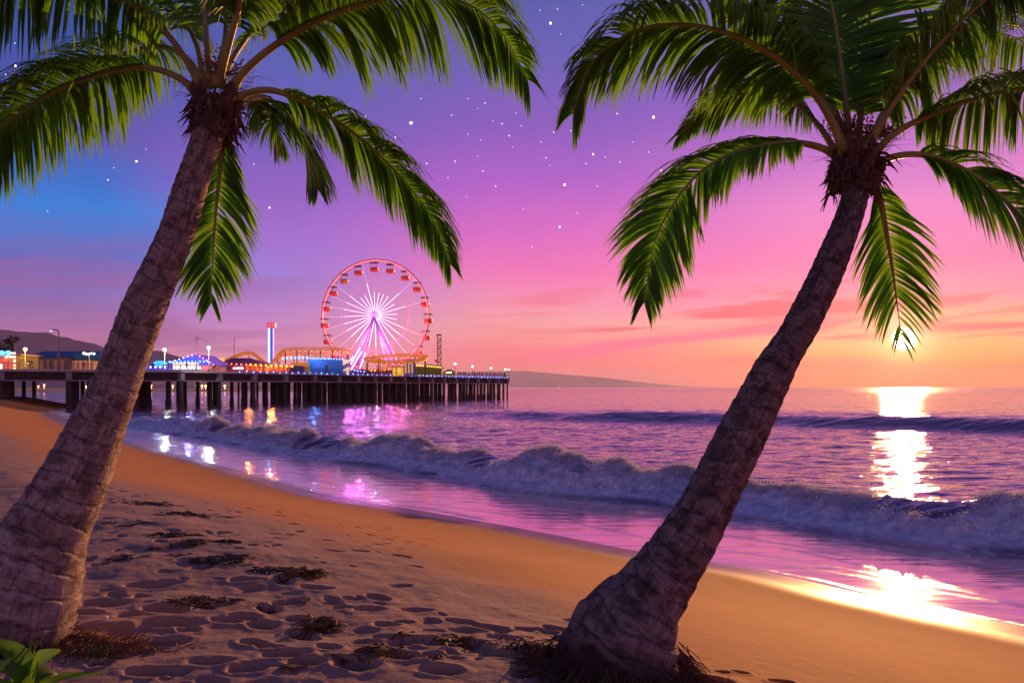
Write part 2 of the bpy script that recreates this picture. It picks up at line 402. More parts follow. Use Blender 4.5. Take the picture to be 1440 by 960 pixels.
# breaking wave
crestN = fbm(a1 * 0.25, t1 * 0.05, 11, 3)
t1w = t1 + 0.9 * (fbm(a1 * 0.35, a1 * 0 + 3, 12, 3) - 0.5) * 2
A1 = (0.90 - 0.36 * smooth(95, 128, a1)) * (0.40 + 1.1 * crestN) * smooth(20, 50, a1)
front = smooth(-0.2, 2.6, t1w) ** 0.8
back = np.exp(-np.maximum(t1w - 2.3, 0) / 3.2)
h1 = A1 * front * back
z += h1
foam_front = smooth(-0.25, 0.15, t1w) * (1 - smooth(2.1, 3.4, t1w + 1.6 * (fbm(a1 * 1.3, t1 * 1.0, 15, 3) - 0.5)))
foam_front *= smooth(18, 40, a1)
foam_front = foam_front * (0.0 + smooth(0.30, 0.42, fbm(a1 * 0.16, a1 * 0 + 2, 95, 3) + 0.25 * (1 - smooth(.4, 1.4, t1w)))) 
lump = fbm(a1 * 1.7, t1 * 1.7, 19, 5); lump2 = fbm(a1 * 5, t1 * 5, 29, 4)
ridge = 1 - np.abs(2 * fbm(a1 * 1.1 + 4, t1 * .9, 39, 4) - 1)
z += foam_front * smooth(0, 1, t1w) * (0.70 * (lump - 0.5) + 0.26 * (lump2 - 0.5) + 0.16 * (fbm(a1 * 12, t1 * 12, 97, 3) - 0.5) + 0.20 * (ridge - .7) + 0.45 * (fbm(a1 * 0.9, t1 * .9, 91, 3) - 0.5)) * np.clip(A1 + .15, 0, 1)
z += foam_front * 0.10
# holes in the curtain where dark water shows
foam = foam_front * (0.7 + 0.3 * smooth(0.35, 0.58, fbm(a1 * 0.8, t1 * 1.4, 51, 4) + 0.12 * (1 - smooth(.6, 1.4, t1w))))
# lacy foam behind the crest
lace = np.abs(fbm(a1 * 0.55, t1 * 1.4, 61, 4) - 0.5)
foam = np.maximum(foam, 0.6 * (1 - smooth(0.0, 0.035, lace)) * smooth(1.5, 2.5, t1w) * (1 - smooth(4.0, 9.0, t1w)))
# wash lines in front
lace2 = np.abs(fbm(a1 * 0.12, sc * 0.9, 63, 4) - 0.5)
foam = np.maximum(foam, 0.14 * (1 - smooth(0.0, 0.08, lace2)) * (1 - smooth(-0.5, 0.1, t1w)) * smooth(0.3, 1.5, sc))
foam = np.maximum(foam, 0.4 * np.exp(-((sc - 0.25 - 0.5 * fbm(a1 * .5, a1 * 0, 66, 3)) / 0.10) ** 2) * smooth(0.40, 0.55, fbm(a1 * .3, a1 * 0 + 9, 67, 3)))
lace3 = np.abs(fbm(a1 * 0.9, t1 * 1.6, 68, 4) - 0.5)
foam = np.maximum(foam, 0.8 * (1 - smooth(0.0, 0.05, lace3)) * smooth(-2.2, -.4, t1) * (1 - smooth(-.2, .2, t1)))
farleft = 1 - smooth(-26, -14, x)
foam = np.maximum(foam, 0.45 * smooth(0.42, 0.6, fbm(a1 * 0.2, sc * 0.5, 65, 4)) * farleft * smooth(0.2, 2, sc) * (1 - smooth(1, 7, t1)))
# far swell
A2 = (1.0 + 0.35 * smooth(70, 110, a2)) * smooth(8, 45, a2) * (0.75 + 0.5 * fbm(a2 * 0.08, a2 * 0, 71, 2))
t2w = t2 + 3.0 * (fbm(a2 * 0.09, a2 * 0 + 8, 72, 2) - 0.5)
z += A2 * smooth(-1.5, 3.6, t2w) * np.exp(-np.maximum(t2w - 3.6, 0) / 5.0)
A3 = 0.35 * smooth(0, 60, a2)
z += A3 * np.exp(-((t2w - 34) / 4.0) ** 2)
# small seas, fading into the calm wash
seas = smooth(0.5, 6, t1) * (1 - 0.0)
zz = 0.10 * (fbm(a1 * .10, t1 * 0.45, 81, 3) - 0.5) + 0.09 * (fbm(x * .5 + y * .1, y * 1.3, 82, 4) - 0.5)
zz += 0.14 * (fbm(x * .10, y * .30, 83, 3) - 0.5) * smooth(20, 60, t1)
z += 1.5 * zz * seas * (1 - smooth(250, 700, r))
ca_, sa_ = math.cos(.35), math.sin(.35); xr_, yr_ = x * ca_ + y * sa_, -x * sa_ + y * ca_
chop = fbm(xr_ * .55, yr_ * 1.5, 87, 3) - 0.5
chop2 = fbm(xr_ * .22, yr_ * .6, 88, 3) - 0.5
z += (0.09 * chop * (1 - smooth(60, 110, r)) + 0.17 * chop2 * (1 - smooth(200, 500, r))) * smooth(2.0, 5, t1)
z += 0.35 * (fbm(x * .03, y * .06, 85, 3) - 0.5) * smooth(60, 200, t1) * (1 - smooth(400, 900, r))
z += 0.008 * (fbm(x * 1.3, y * 1.3, 86, 3) - 0.5) * smooth(0.2, 2, sc)
z += 0.005
# keep the skirt of the sheet under the sand inland
z = np.where(sc < -1.0, -0.35, z)
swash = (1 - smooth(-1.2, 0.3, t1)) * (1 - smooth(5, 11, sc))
verts = np.stack([x, y, z], 1)
mw = bpy.data.materials.new('sea water'); mw.use_nodes = True
b = nodes_of(mw); tc = nd('ShaderNodeTexCoord')
af = nd('ShaderNodeAttribute'); af.attribute_name = 'foam'; asw = nd('ShaderNodeAttribute'); asw.attribute_name = 'swash'
mp = nd('ShaderNodeMapping'); mp.inputs['Scale'].default_value = (0.5, 1.9, 1.0); mp.inputs['Rotation'].default_value = (0, 0, math.radians(18)); L.new(tc.outputs['Object'], mp.inputs['Vector'])
fo = M('MULTIPLY', af.outputs['Fac'], M('ADD', 0.62, M('MULTIPLY', sstep(noise(4, 6, 0.65), 0.33, 0.62), 0.55)), clamp=True)
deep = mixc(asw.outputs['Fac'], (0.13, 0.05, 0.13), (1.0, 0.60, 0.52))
fcol = mixc(sstep(noise(3.2, 7, 0.7), 0.38, 0.62), (0.62, 0.66, 0.76), (0.99, 0.98, 0.98))
L.new(mixc(fo, deep, fcol), b.inputs['Base Color'])
ro = M('ADD', M('ADD', 0.03, M('MULTIPLY', asw.outputs['Fac'], 0.07)), M('MULTIPLY', fo, 0.6)); ln_ = nd('ShaderNodeVectorMath', operation='LENGTH'); L.new(tc.outputs['Object'], ln_.inputs[0]); ro = M('ADD', ro, M('MULTIPLY', sstep(ln_.outputs['Value'], 90, 900), 0.11)); L.new(ro, b.inputs['Roughness'])
L.new(M('ADD', 1.7, M('MULTIPLY', asw.outputs['Fac'], 0.3)), b.inputs['IOR'])
b.inputs['Specular IOR Level'].default_value = 0.5
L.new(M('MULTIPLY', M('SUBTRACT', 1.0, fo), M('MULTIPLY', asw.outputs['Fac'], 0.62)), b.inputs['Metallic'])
hh = M('ADD', M('MULTIPLY', noise(0.9, 2, 0.4, mp.outputs['Vector'], 0.5), 1.35), M('MULTIPLY', noise(4.0, 2, 0.5, mp.outputs['Vector']), 0.22))
calm = M('SUBTRACT', 1.0, M('MULTIPLY', asw.outputs['Fac'], 0.84))
bp = nd('ShaderNodeBump'); bp.inputs['Distance'].default_value = 0.11; bp.inputs['Strength'].default_value = 0.9
L.new(M('MULTIPLY', hh, calm), bp.inputs['Height'])
bp2 = nd('ShaderNodeBump'); bp2.inputs['Distance'].default_value = 0.045; L.new(M('MULTIPLY', fo, 0.9), bp2.inputs['Strength']); L.new(noise(13, 7, 0.75), bp2.inputs['Height']); L.new(bp.outputs['Normal'], bp2.inputs['Normal'])
L.new(bp2.outputs['Normal'], b.inputs['Normal'])
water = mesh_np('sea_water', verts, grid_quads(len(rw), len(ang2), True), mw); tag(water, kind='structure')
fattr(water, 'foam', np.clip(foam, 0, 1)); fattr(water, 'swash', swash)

# spray thrown up along the crest
mfo = mat('spray foam', (0.9, 0.9, 0.93), 0.6)
b = nodes_of(mfo); tl = nd('ShaderNodeBsdfTranslucent'); tl.inputs['Color'].default_value = (0.95, 0.9, 0.9, 1); mx = nd('ShaderNodeMixShader'); mx.inputs[0].default_value = 0.6
L.new(b.outputs[0], mx.inputs[1]); L.new(tl.outputs[0], mx.inputs[2]); L.new(mx.outputs[0], N['Material Output'].inputs['Surface'])
NSP = 170000
OV = np.array([(1, 0, 0), (-1, 0, 0), (0, 1, 0), (0, -1, 0), (0, 0, 1), (0, 0, -1)], float)
OF = np.array([(0, 2, 4), (2, 1, 4), (1, 3, 4), (3, 0, 4), (2, 0, 5), (1, 2, 5), (3, 1, 5), (0, 3, 5)])
sel = np.where((t1w > 0.6) & (t1w < 3.0) & vis & (r < 70) & (foam_front > 0.45) & (lump + 0.3 * (ridge - .6) > 0.50))[0]
pr = r[sel] ** 2 * (0.15 + np.exp(-((t1w[sel] - 2.2) / .5) ** 2)); pr = pr / pr.sum()
seeds = rng.choice(sel, size=6000, p=pr)                      # tufts of thrown water
which = rng.integers(0, 6000, NSP); hgt = np.abs(rng.normal(0, 1, NSP)); tuft = rng.uniform(.02, .11, 6000) * np.where(rng.random(6000) < .15, 2.3, 1.0)
cen = verts[seeds][which] + np.stack([rng.normal(0, .10, NSP), rng.normal(0, .10, NSP), hgt * tuft[which] - .01], 1)
szs = rng.uniform(.004, .016, NSP) * np.clip(1.4 - hgt * .4, .35, 1.4) * (0.6 + verts[seeds][which][:, 1] / 40)
sv = (cen[:, None, :] + OV[None] * szs[:, None, None] * rng.uniform(.6, 1.5, (NSP, 6, 1))).reshape(-1, 3)
sf = (OF[None] + (np.arange(NSP) * 6)[:, None, None]).reshape(-1, 3)
spray = mesh_np('sea_spray', sv, None, mfo, tris=sf); tag(spray, 'white droplets thrown up along the crest of the breaking wave', 'sea spray', kind='stuff')

# ============================================================ HILLS and the FAR SHORE
def hill_range(name, prof, d0, depth, material, seed, base=-2.0, nx=220, ny=26):
    xs = np.linspace(prof[0][0], prof[-1][0], nx); hp = np.interp(xs, [p[0] for p in prof], [p[1] for p in prof])
    V = []
    for j in range(ny):
        t = j / (ny - 1); d = d0 - depth * (1 - t)
        hh = (544 - hp) / F * d0
        prof_t = t ** 0.8
        wx = (xs - 720) / F * d0
        n_ = fbm(wx * 0.006 * 3000 / d0, np.full(nx, d) * 0.006 * 3000 / d0, seed, 5)
        zz_ = H + hh * prof_t * (0.55 + 0.40 * n_ if j < ny - 1 else 1) + hh * 0.06 * (fbm(wx * .03 * 3000 / d0, wx * 0, seed + 5, 3) - .5)
        if j == 0: zz_ = np.full(nx, base)
        V.append(np.stack([wx, np.full(nx, d), zz_], 1))
    V.append(np.stack([(xs - 720) / F * d0, np.full(nx, d0 + depth), np.full(nx, base)], 1))
    V = np.concatenate(V)
    o = mesh_np(name, V, grid_quads(ny + 1, nx, False)[:, ::-1], material); return tag(o, kind='structure')
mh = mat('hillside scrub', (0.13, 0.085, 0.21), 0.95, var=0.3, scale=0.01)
hill_range('hills', [(-500, 470), (-300, 452), (-120, 458), (-20, 461), (10, 463.5), (22, 465), (45, 466), (62, 467), (82, 473), (100, 476), (125, 482), (150, 488), (190, 491), (225, 494), (255, 502), (275, 508), (300, 514), (340, 522), (390, 531), (450, 538), (520, 543)], 3600, 900, mh, 5)
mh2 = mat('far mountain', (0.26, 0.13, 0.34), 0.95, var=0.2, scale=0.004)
hill_range('mountains', [(500, 541), (560, 532), (620, 525), (650, 523), (690, 522), (735, 521), (770, 524), (800, 527), (850, 531), (890, 536), (930, 540), (975, 543.8)], 13800, 900, mh2, 9, nx=160, ny=10)
fs = MB()
mb_ = mat('far beach', (0.30, 0.20, 0.15), 0.9, var=0.2, scale=0.02)
P = spline([(-900, 420), (-560, 470), (-330, 560), (-215, 640), (-150, 760), (-120, 1000), (-180, 1600)], 8)
V = []
for k, off in enumerate((0, 25, 70, 300)):
    for p in P: V.append((p[0] - off * 0.6, p[1] + off, (-0.3, 1.0, 2.2, 3.0)[k]))
fb = mesh_np('far_beach', V, grid_quads(4, len(P), False)[:, ::-1], mb_); tag(fb, kind='structure')

# ============================================================ HAZE
hz = MB(); hz.box((0, 0, 151), (30000, 30000, 310)); 
mhz = bpy.data.materials.new('sea haze'); mhz.use_nodes = True
nodes_of(mhz); N.remove(N['Principled BSDF']); pv = nd('ShaderNodeVolumePrincipled'); pv.inputs['Color'].default_value = (0.86, 0.74, 1.0, 1)
pv.inputs['Density'].default_value = 5.2e-5; pv.inputs['Anisotropy'].default_value = 0.3
L.new(pv.outputs[0], N['Material Output'].inputs['Volume'])
haze = hz.build('haze', mhz); tag(haze, kind='stuff')
# ============================================================ PALMS
def bark_material(lo, hi):
    m = bpy.data.materials.new('palm bark'); m.use_nodes = True
    b = nodes_of(m); uv = nd('ShaderNodeUVMap'); 
    global tc
    tc = nd('ShaderNodeTexCoord')
    m1 = nd('ShaderNodeMapping'); m1.inputs['Scale'].default_value = (60, 5, 1); L.new(uv.outputs[0], m1.inputs['Vector'])
    m2 = nd('ShaderNodeMapping'); m2.inputs['Scale'].default_value = (7, 7, 1); L.new(uv.outputs[0], m2.inputs['Vector'])
    m3 = nd('ShaderNodeMapping'); m3.inputs['Scale'].default_value = (2.5, 75, 1); L.new(uv.outputs[0], m3.inputs['Vector'])
    cracks = noise(1.0, 6, 0.65, m1.outputs[0], 0.3); blotch = noise(1.3, 6, 0.62, m2.outputs[0], 0.6); rings = noise(1.0, 4, 0.6, m3.outputs[0])
    c = mixc(sstep(blotch, 0.36, 0.62), lo, hi)
    c = mixc(M('MULTIPLY', M('SUBTRACT', 1.0, sstep(cracks, 0.32, 0.42)), 0.7), c, (0.035, 0.022, 0.02))
    c = mixc(M('MULTIPLY', M('SUBTRACT', 1.0, sstep(rings, 0.32, 0.46)), 0.45), c, (0.05, 0.032, 0.028))
    at = nd('ShaderNodeAttribute'); at.attribute_name = 'scar'
    c = mixc(M('MULTIPLY', at.outputs['Fac'], 0.6), c, (0.03, 0.02, 0.018))
    fine_ = noise(90.0, 5, 0.7); c = mixc(M('MULTIPLY', M('SUBTRACT', 1.0, sstep(fine_, 0.35, 0.6)), 0.35), c, (0.06, 0.04, 0.035))
    rt = nd('ShaderNodeAttribute'); rt.attribute_name = 'root'
    c = mixc(sstep(M('ADD', rt.outputs['Fac'], M('MULTIPLY', M('SUBTRACT', blotch, 0.5), 1.1)), 0.40, 0.75), c, (0.045, 0.026, 0.02))
    L.new(c, b.inputs['Base Color']); b.inputs['Roughness'].default_value = 0.9; b.inputs['Specular IOR Level'].default_value = 0.2
    bp = nd('ShaderNodeBump'); bp.inputs['Distance'].default_value = 0.02; bp.inputs['Strength'].default_value = 1.0
    L.new(M('ADD', M('ADD', M('MULTIPLY', sstep(cracks, .3, .6), 0.8), M('MULTIPLY', rings, 0.7)), M('MULTIPLY', blotch, 0.8)), bp.inputs['Height']); L.new(bp.outputs['Normal'], b.inputs['Normal'])
    return m
BARK_SUNLIT = bark_material((0.26, 0.175, 0.145), (0.68, 0.52, 0.44)); BARK_SHADED = bark_material((0.13, 0.09, 0.08), (0.42, 0.32, 0.29))  # left trunk's sunlight and right trunk's shade are put into the bark colours
FIBRE = mat('coconut fibre', (0.13, 0.065, 0.04), 0.95, var=0.5, scale=30, bump=0.8)
def leaf_material(name, c0, c1, trans, tw=0.5, scale=3.0):
    m = bpy.data.materials.new(name); m.use_nodes = True
    b = nodes_of(m)
    global tc
    tc = nd('ShaderNodeTexCoord')
    n1 = noise(scale, 4, 0.6)
    at = nd('ShaderNodeAttribute'); at.attribute_name = 'tone'
    f = M('ADD', M('MULTIPLY', sstep(n1, 0.3, 0.7), 0.5), M('MULTIPLY', at.outputs['Fac'], 0.5))
    c = mixc(f, c0, c1)
    tip = nd('ShaderNodeAttribute'); tip.attribute_name = 'tip'
    c = mixc(M('MULTIPLY', sstep(tip.outputs['Fac'], 0.62, 1.0), 0.75), c, (0.16, 0.085, 0.03))
    L.new(c, b.inputs['Base Color']); b.inputs['Roughness'].default_value = 0.5; b.inputs['Specular IOR Level'].default_value = 0.35
    tl = nd('ShaderNodeBsdfTranslucent'); L.new(mixc(f, tuple(v * 0.8 for v in trans), trans), tl.inputs['Color'])
    mx = nd('ShaderNodeMixShader'); mx.inputs[0].default_value = tw
    L.new(b.outputs[0], mx.inputs[1]); L.new(tl.outputs[0], mx.inputs[2]); L.new(mx.outputs[0], N['Material Output'].inputs['Surface'])
    return m
LEAF = leaf_material('palm leaf', (0.035, 0.095, 0.008), (0.13, 0.29, 0.016), (0.26, 0.58, 0.03), 0.5)
STALK = mat('leaf stalk', (0.30, 0.27, 0.05), 0.5, var=0.25, scale=6, bump=0.1)

def trunk(name, prof, dbase, dtop, parent, ringstep, seed):
    """prof: (photo y, left edge x, right edge x) from the foot upwards"""
    n = 520; seg = 96
    ys = np.array([p[0] for p in prof], float); cx = np.array([(p[1] + p[2]) / 2 for p in prof]); wd = np.array([p[2] - p[1] for p in prof], float)
    tt = np.linspace(0, 1, n); yy = ys[0] + (ys[-1] - ys[0]) * tt
    def si(v):   # smoothed interpolation
        w = np.interp(yy, ys[::-1], v[::-1]); k = np.ones(31) / 31
        return np.convolve(np.pad(w, 15, mode='edge'), k, 'valid')
    cxx = si(cx); w = si(wd); dd = dbase + (dtop - dbase) * tt
    P = np.stack([(cxx - 720) / F * dd, dd, H + (544 - yy) / F * dd], 1)
    T = np.gradient(P, axis=0); T /= np.linalg.norm(T, axis=1)[:, None]
    rad = 0.485 * w / F * dd * np.abs(T[:, 2])
    L_ = np.concatenate([[0], np.cumsum(np.linalg.norm(np.diff(P, axis=0), axis=1))])
    a = np.linspace(0, 2 * math.pi, seg + 1)
    U = np.cross(T, np.array([0, 1.0, 0])); U /= np.linalg.norm(U, axis=1)[:, None]; V = np.cross(T, U)
    A, Lg = np.meshgrid(a, L_)
    # leaf scar rings : saw-tooth steps with wandering spacing
    sp = ringstep * (1.25 - 0.5 * Lg / L_[-1])
    ph = Lg / sp + 0.35 * np.sin(A + seed) * 0.5 + 0.9 * fbm(np.cos(A) * 0.9 + 5, np.sin(A) * 0.9 + Lg * 1.1, seed, 2) + 0.22 * fbm(np.cos(A) * 5 + 5, np.sin(A) * 5 + Lg * 4, seed + 2, 2) + 0.5 * fbm(A * 0 + Lg * 1.0, A * 0, seed + 3, 2)
    saw = ph - np.floor(ph)
    scar = np.exp(-((saw - 0.03) / 0.035) ** 2) + np.exp(-((saw - 1.01) / 0.03) ** 2)
    Rr = rad[:, None] * (1 + 0.05 * saw - 0.03 * scar + 0.05 * (fbm(np.cos(A) * 1.5 + 9, np.sin(A) * 1.5 + Lg * 2.0, seed + 7, 4) - 0.5))
    foot = np.exp(-Lg / 0.28)
    Rr = Rr * (1 + foot * 0.16 * (fbm(np.cos(A) * 3 + 2, np.sin(A) * 3 + Lg, seed + 11, 4) - 0.35))
    Rr = Rr * (1 + foot * 0.05 * (fbm(A * 9, Lg * 5, seed + 17, 4) - 0.5) * 2 + 0.012 * (fbm(A * 14, Lg * 3, seed + 19, 3) - 0.5))
    Vt = P[:, None, :] + U[:, None, :] * (Rr * np.cos(A))[:, :, None] + V[:, None, :] * (Rr * np.sin(A))[:, :, None]
    o = mesh_np(name, Vt.reshape(-1, 3), grid_quads(n, seg + 1, False), BARK_SUNLIT if seed == 3 else BARK_SHADED, parent)
    uvl = o.data.uv_layers.new(name='UVMap'); vi = np.zeros(len(o.data.loops), dtype=np.int32); o.data.loops.foreach_get('vertex_index', vi)
    uvs = np.stack([A.ravel() * 0.16, Lg.ravel()], 1)[vi]; uvl.data.foreach_set('uv', uvs.ravel().astype(np.float32))
    fattr(o, 'scar', scar.ravel()); fattr(o, 'root', np.exp(-np.maximum(Lg - .20, 0) / 0.26).ravel())
    return P, rad

def frond(parent, pts, length=0.55, n=78, dens=2.15, ref=(0, 0, 1), droop=1.0, fwd=0.55, width=0.0172, seed=0, name='frond', start=0.22, stalk_r=0.030, twist=0.0, left=1.0, right=1.0, thin=False):
    rs = np.random.default_rng(seed + 100); n = int(n * dens); length *= 1.16
    C = spline(pts, 14); seglen = np.linalg.norm(np.diff(C, axis=0), axis=1); S = np.concatenate([[0], np.cumsum(seglen)]); tot = S[-1]
    def at(t):
        q = t * tot; return np.array([np.interp(q, S, C[:, k]) for k in range(3)])
    st = MB(); m = 40
    cp = [at(i / m) for i in range(m + 1)]
    st.tube(cp, [max(0.0035, stalk_r * (1 - (i / m)) ** 1.1 + (0.022 if i == 0 else (0.010 if i == 1 else 0))) for i in range(m + 1)], 7)
    fo = st.build(name, STALK, parent, True)
    V = []; Fq = []; tone = []; tipa = []
    ref = np.array(ref, float)
    for i in range(n):
        t = start + (1 - start) * max(0.0, (i + rs.uniform(-.3, .3)) / (n - 1)) ** 0.95
        t = min(max(t, start), 0.998)
        p = at(t); T = at(min(t + .01, 1)) - at(max(t - .01, 0)); T /= np.linalg.norm(T)
        R_ = ref - T * ref.dot(T); R_ /= max(1e-6, np.linalg.norm(R_))
        Sd = np.cross(T, R_)
        q = (t - start) / (1 - start)
        prof_ = (0.45 + 0.55 * smooth(0, 0.22, np.array(q))) * (1 - 0.62 * smooth(0.55, 1.0, np.array(q)))
        for sgn in (-1, 1):
            scl = left if sgn < 0 else right
            if scl <= 0 or rs.random() < 0.03: continue
            ln = length * float(prof_) * rs.uniform(.86, 1.1) * scl
            f = fwd + 0.9 * q ** 2.2 + rs.normal(0, .06)
            d0 = Sd * sgn + T * f + R_ * (0.22 + twist * sgn) + rs.normal(0, .05, 3); d0 /= np.linalg.norm(d0)
            nseg = 5; pos = p.copy(); w0 = width * rs.uniform(.8, 1.15) * (0.65 + 0.35 * (1 - q))
            cl_ = 2 * vnoise(np.array(i / 6.5), np.array(sgn * 3.0), seed + 5) - 1; cl2_ = 2 * vnoise(np.array(i / 11.0), np.array(sgn * 7.0), seed + 15) - 1
            if cl2_ > 0.82 or (thin and q > .72 and rs.random() < .8): continue
            dr = droop * rs.uniform(.8, 1.2) * (1 + 0.35 * float(cl_)); d0 = d0 + T * 0.22 * float(cl2_); d0 /= np.linalg.norm(d0); ln *= 1 + 0.10 * float(cl_)
            base = len(V); tn = rs.random()
            d = d0
            if rs.random() < 0.02: dr *= 2.2
            for k in range(nseg + 1):
                u = k / nseg
                wk = w0 * (0.35 + 0.65 * min(1, u * 4)) * (1 - u ** 2.6 * 0.97)
                g = np.array([0, 0, -1.0])
                d = d0 + g * dr * (u ** 1.1) * 1.25; d /= np.linalg.norm(d)
                nn = np.cross(d, T); nl = np.linalg.norm(nn)
                wv = np.cross(d, nn / nl) if nl > 1e-3 else T
                wv = wv - d * wv.dot(d); wv /= max(1e-6, np.linalg.norm(wv))
                # folded blade : midrib raised
                rib = np.cross(d, wv)
                V.extend([pos + wv * wk, pos + rib * wk * 0.35, pos - wv * wk]); tone.extend([tn] * 3); tipa.extend([u * (0.75 + 0.25 * tn)] * 3)
                pos = pos + d * ln / nseg
            for k in range(nseg):
                a0 = base + k * 3
                Fq.append((a0, a0 + 1, a0 + 4, a0 + 3)); Fq.append((a0 + 1, a0 + 2, a0 + 5, a0 + 4))
    lf = mesh_np('leaflets', np.array(V), np.array(Fq), LEAF, fo)
    fattr(lf, 'tone', np.array(tone)); fattr(lf, 'tip', np.array(tipa))
    return fo

def crown_fibre(parent, c, r, h, seed, axis):
    """shaggy husk of old leaf bases under the crown"""
    rs = np.random.default_rng(seed); axis = np.array(axis, float); axis /= np.linalg.norm(axis)
    u = np.cross(axis, [0, 1.0, 0]); u /= np.linalg.norm(u); v_ = np.cross(axis, u); c = np.array(c, float)
    hb = MB()
    # overlapping boot flaps
    for k in range(46):
        a = rs.uniform(0, 2 * math.pi); z0 = rs.uniform(-.55, .5) * h
        rr_ = r * (0.72 + 0.25 * rs.random()); o_ = u * math.cos(a) + v_ * math.sin(a)
        p0 = c + axis * z0 + o_ * rr_ * 0.7; pts_ = []; rad_k = []
        for i in range(5):
            t = i / 4; pts_.append(p0 + axis * (h * 0.42 * t) + o_ * (r * (0.10 + 0.38 * math.sin(t * 2.0))) + rs.normal(0, .006, 3)); rad_k.append(r * (0.30 * (1 - t) + 0.05))
        hb.tube(pts_, rad_k, 6)
    # hanging ragged scraps
    for k in range(260):
        a = rs.uniform(0, 2 * math.pi); o_ = u * math.cos(a) + v_ * math.sin(a)
        p0 = c + axis * rs.uniform(-.5, .55) * h + o_ * r * rs.uniform(.75, 1.05)
        d = o_ * rs.uniform(.1, .8) + np.array([0, 0, rs.uniform(-1.1, .5)]) + rs.normal(0, .35, 3); d /= np.linalg.norm(d); ln = rs.uniform(.05, .17)
        pts_ = [p0, p0 + d * ln * .5 + rs.normal(0, .008, 3), p0 + d * ln + np.array([0, 0, -ln * .35])]
        w_ = rs.uniform(.002, .011)
        hb.tube(pts_, [w_, w_ * 1.1, w_ * .2], 4)
    hb.ball(c, r * 0.85, 14, (1, 1, h / r * 0.62))
    o = hb.build('husk', FIBRE, parent)
    # fine dry threads standing out of the crown
    tb = MB()
    for k in range(170):
        a = rs.uniform(0, 2 * math.pi); o_ = u * math.cos(a) + v_ * math.sin(a)
        p0 = c + axis * h * rs.uniform(.45, 1.15) + o_ * r * rs.uniform(.3, .8)
        d = o_ + np.array([0, 0, rs.uniform(-.5, .8)]); d /= np.linalg.norm(d); ln = rs.uniform(.10, .30)
        tb.tube([p0, p0 + d * ln * .5 + rs.normal(0, .02, 3), p0 + d * ln + rs.normal(0, .05, 3)], [.0022, .0018, .0007], 3)
    tb.build('dry_threads', mat('dry threads', (0.24, 0.13, 0.05), .9), o)
    return o
def inflorescence(parent, c, seed, r=0.26):
    """branched flower stalks with small buds tucked among the leaf stalks"""
    rs = np.random.default_rng(seed); m = MB(); c = np.array(c, float)
    for k in range(26):
        a = rs.uniform(0, 2 * math.pi); d = np.array([math.cos(a), math.sin(a) * .8, rs.uniform(.1, 1.1)]); d /= np.linalg.norm(d); ln = r * rs.uniform(.5, 1.1)
        pts_ = [c, c + d * ln * .5 + rs.normal(0, .015, 3), c + d * ln + np.array([0, 0, -.05])]
        m.tube(pts_, [.006, .0045, .002], 4)
        for j in range(9): 
            q = c + d * ln * rs.uniform(.35, 1.0) + rs.normal(0, .018, 3); m.ball(q, rs.uniform(.005, .011), 5)
    return m.build('flower_stalk', mat('flower stalk', (0.20, 0.11, 0.04), .8, var=.3, scale=20), parent, True)

# ---------------------------------------------------------- left palm
DL = 6.0
palmL = empty('palm_tree', tuple(G(22, 905, 1.88)))
tag(palmL, 'leaning coconut palm at the left edge, trunk crossing in front of the pier', 'palm tree', 'coconut palms on the sand')
def rel(p, o): return p
profL = [(945, -60, 96), (905, -54, 86), (897, -52, 88), (875, -47, 96), (843, -40, 106), (802, -28, 113), (760, -8, 123), (718, 25, 139), (677, 52, 154), (655, 66, 160), (592, 101, 180), (560, 121, 190), (500, 147, 209), (430, 172, 235), (370, 203, 258), (320, 227, 277), (267, 243, 290), (200, 268, 310), (165, 276, 322), (140, 281, 324)]
def at_world(parent):   # parts are modelled in world space, then hung under the thing
    for c in [o for o in bpy.data.objects if o.parent == parent]: c.matrix_parent_inverse = Matrix.Translation(-parent.location)
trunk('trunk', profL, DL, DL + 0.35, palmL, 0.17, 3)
dC = DL + 0.35
crown_fibre(palmL, W(303, 165, dC), 0.165, 0.30, 5, (0.12, 0, 1))
inflorescence(palmL, W(318, 105, dC + .1), 6)
def FP(dc, lst): return [tuple(W(a, b_, dc + e)) for a, b_, e in lst]
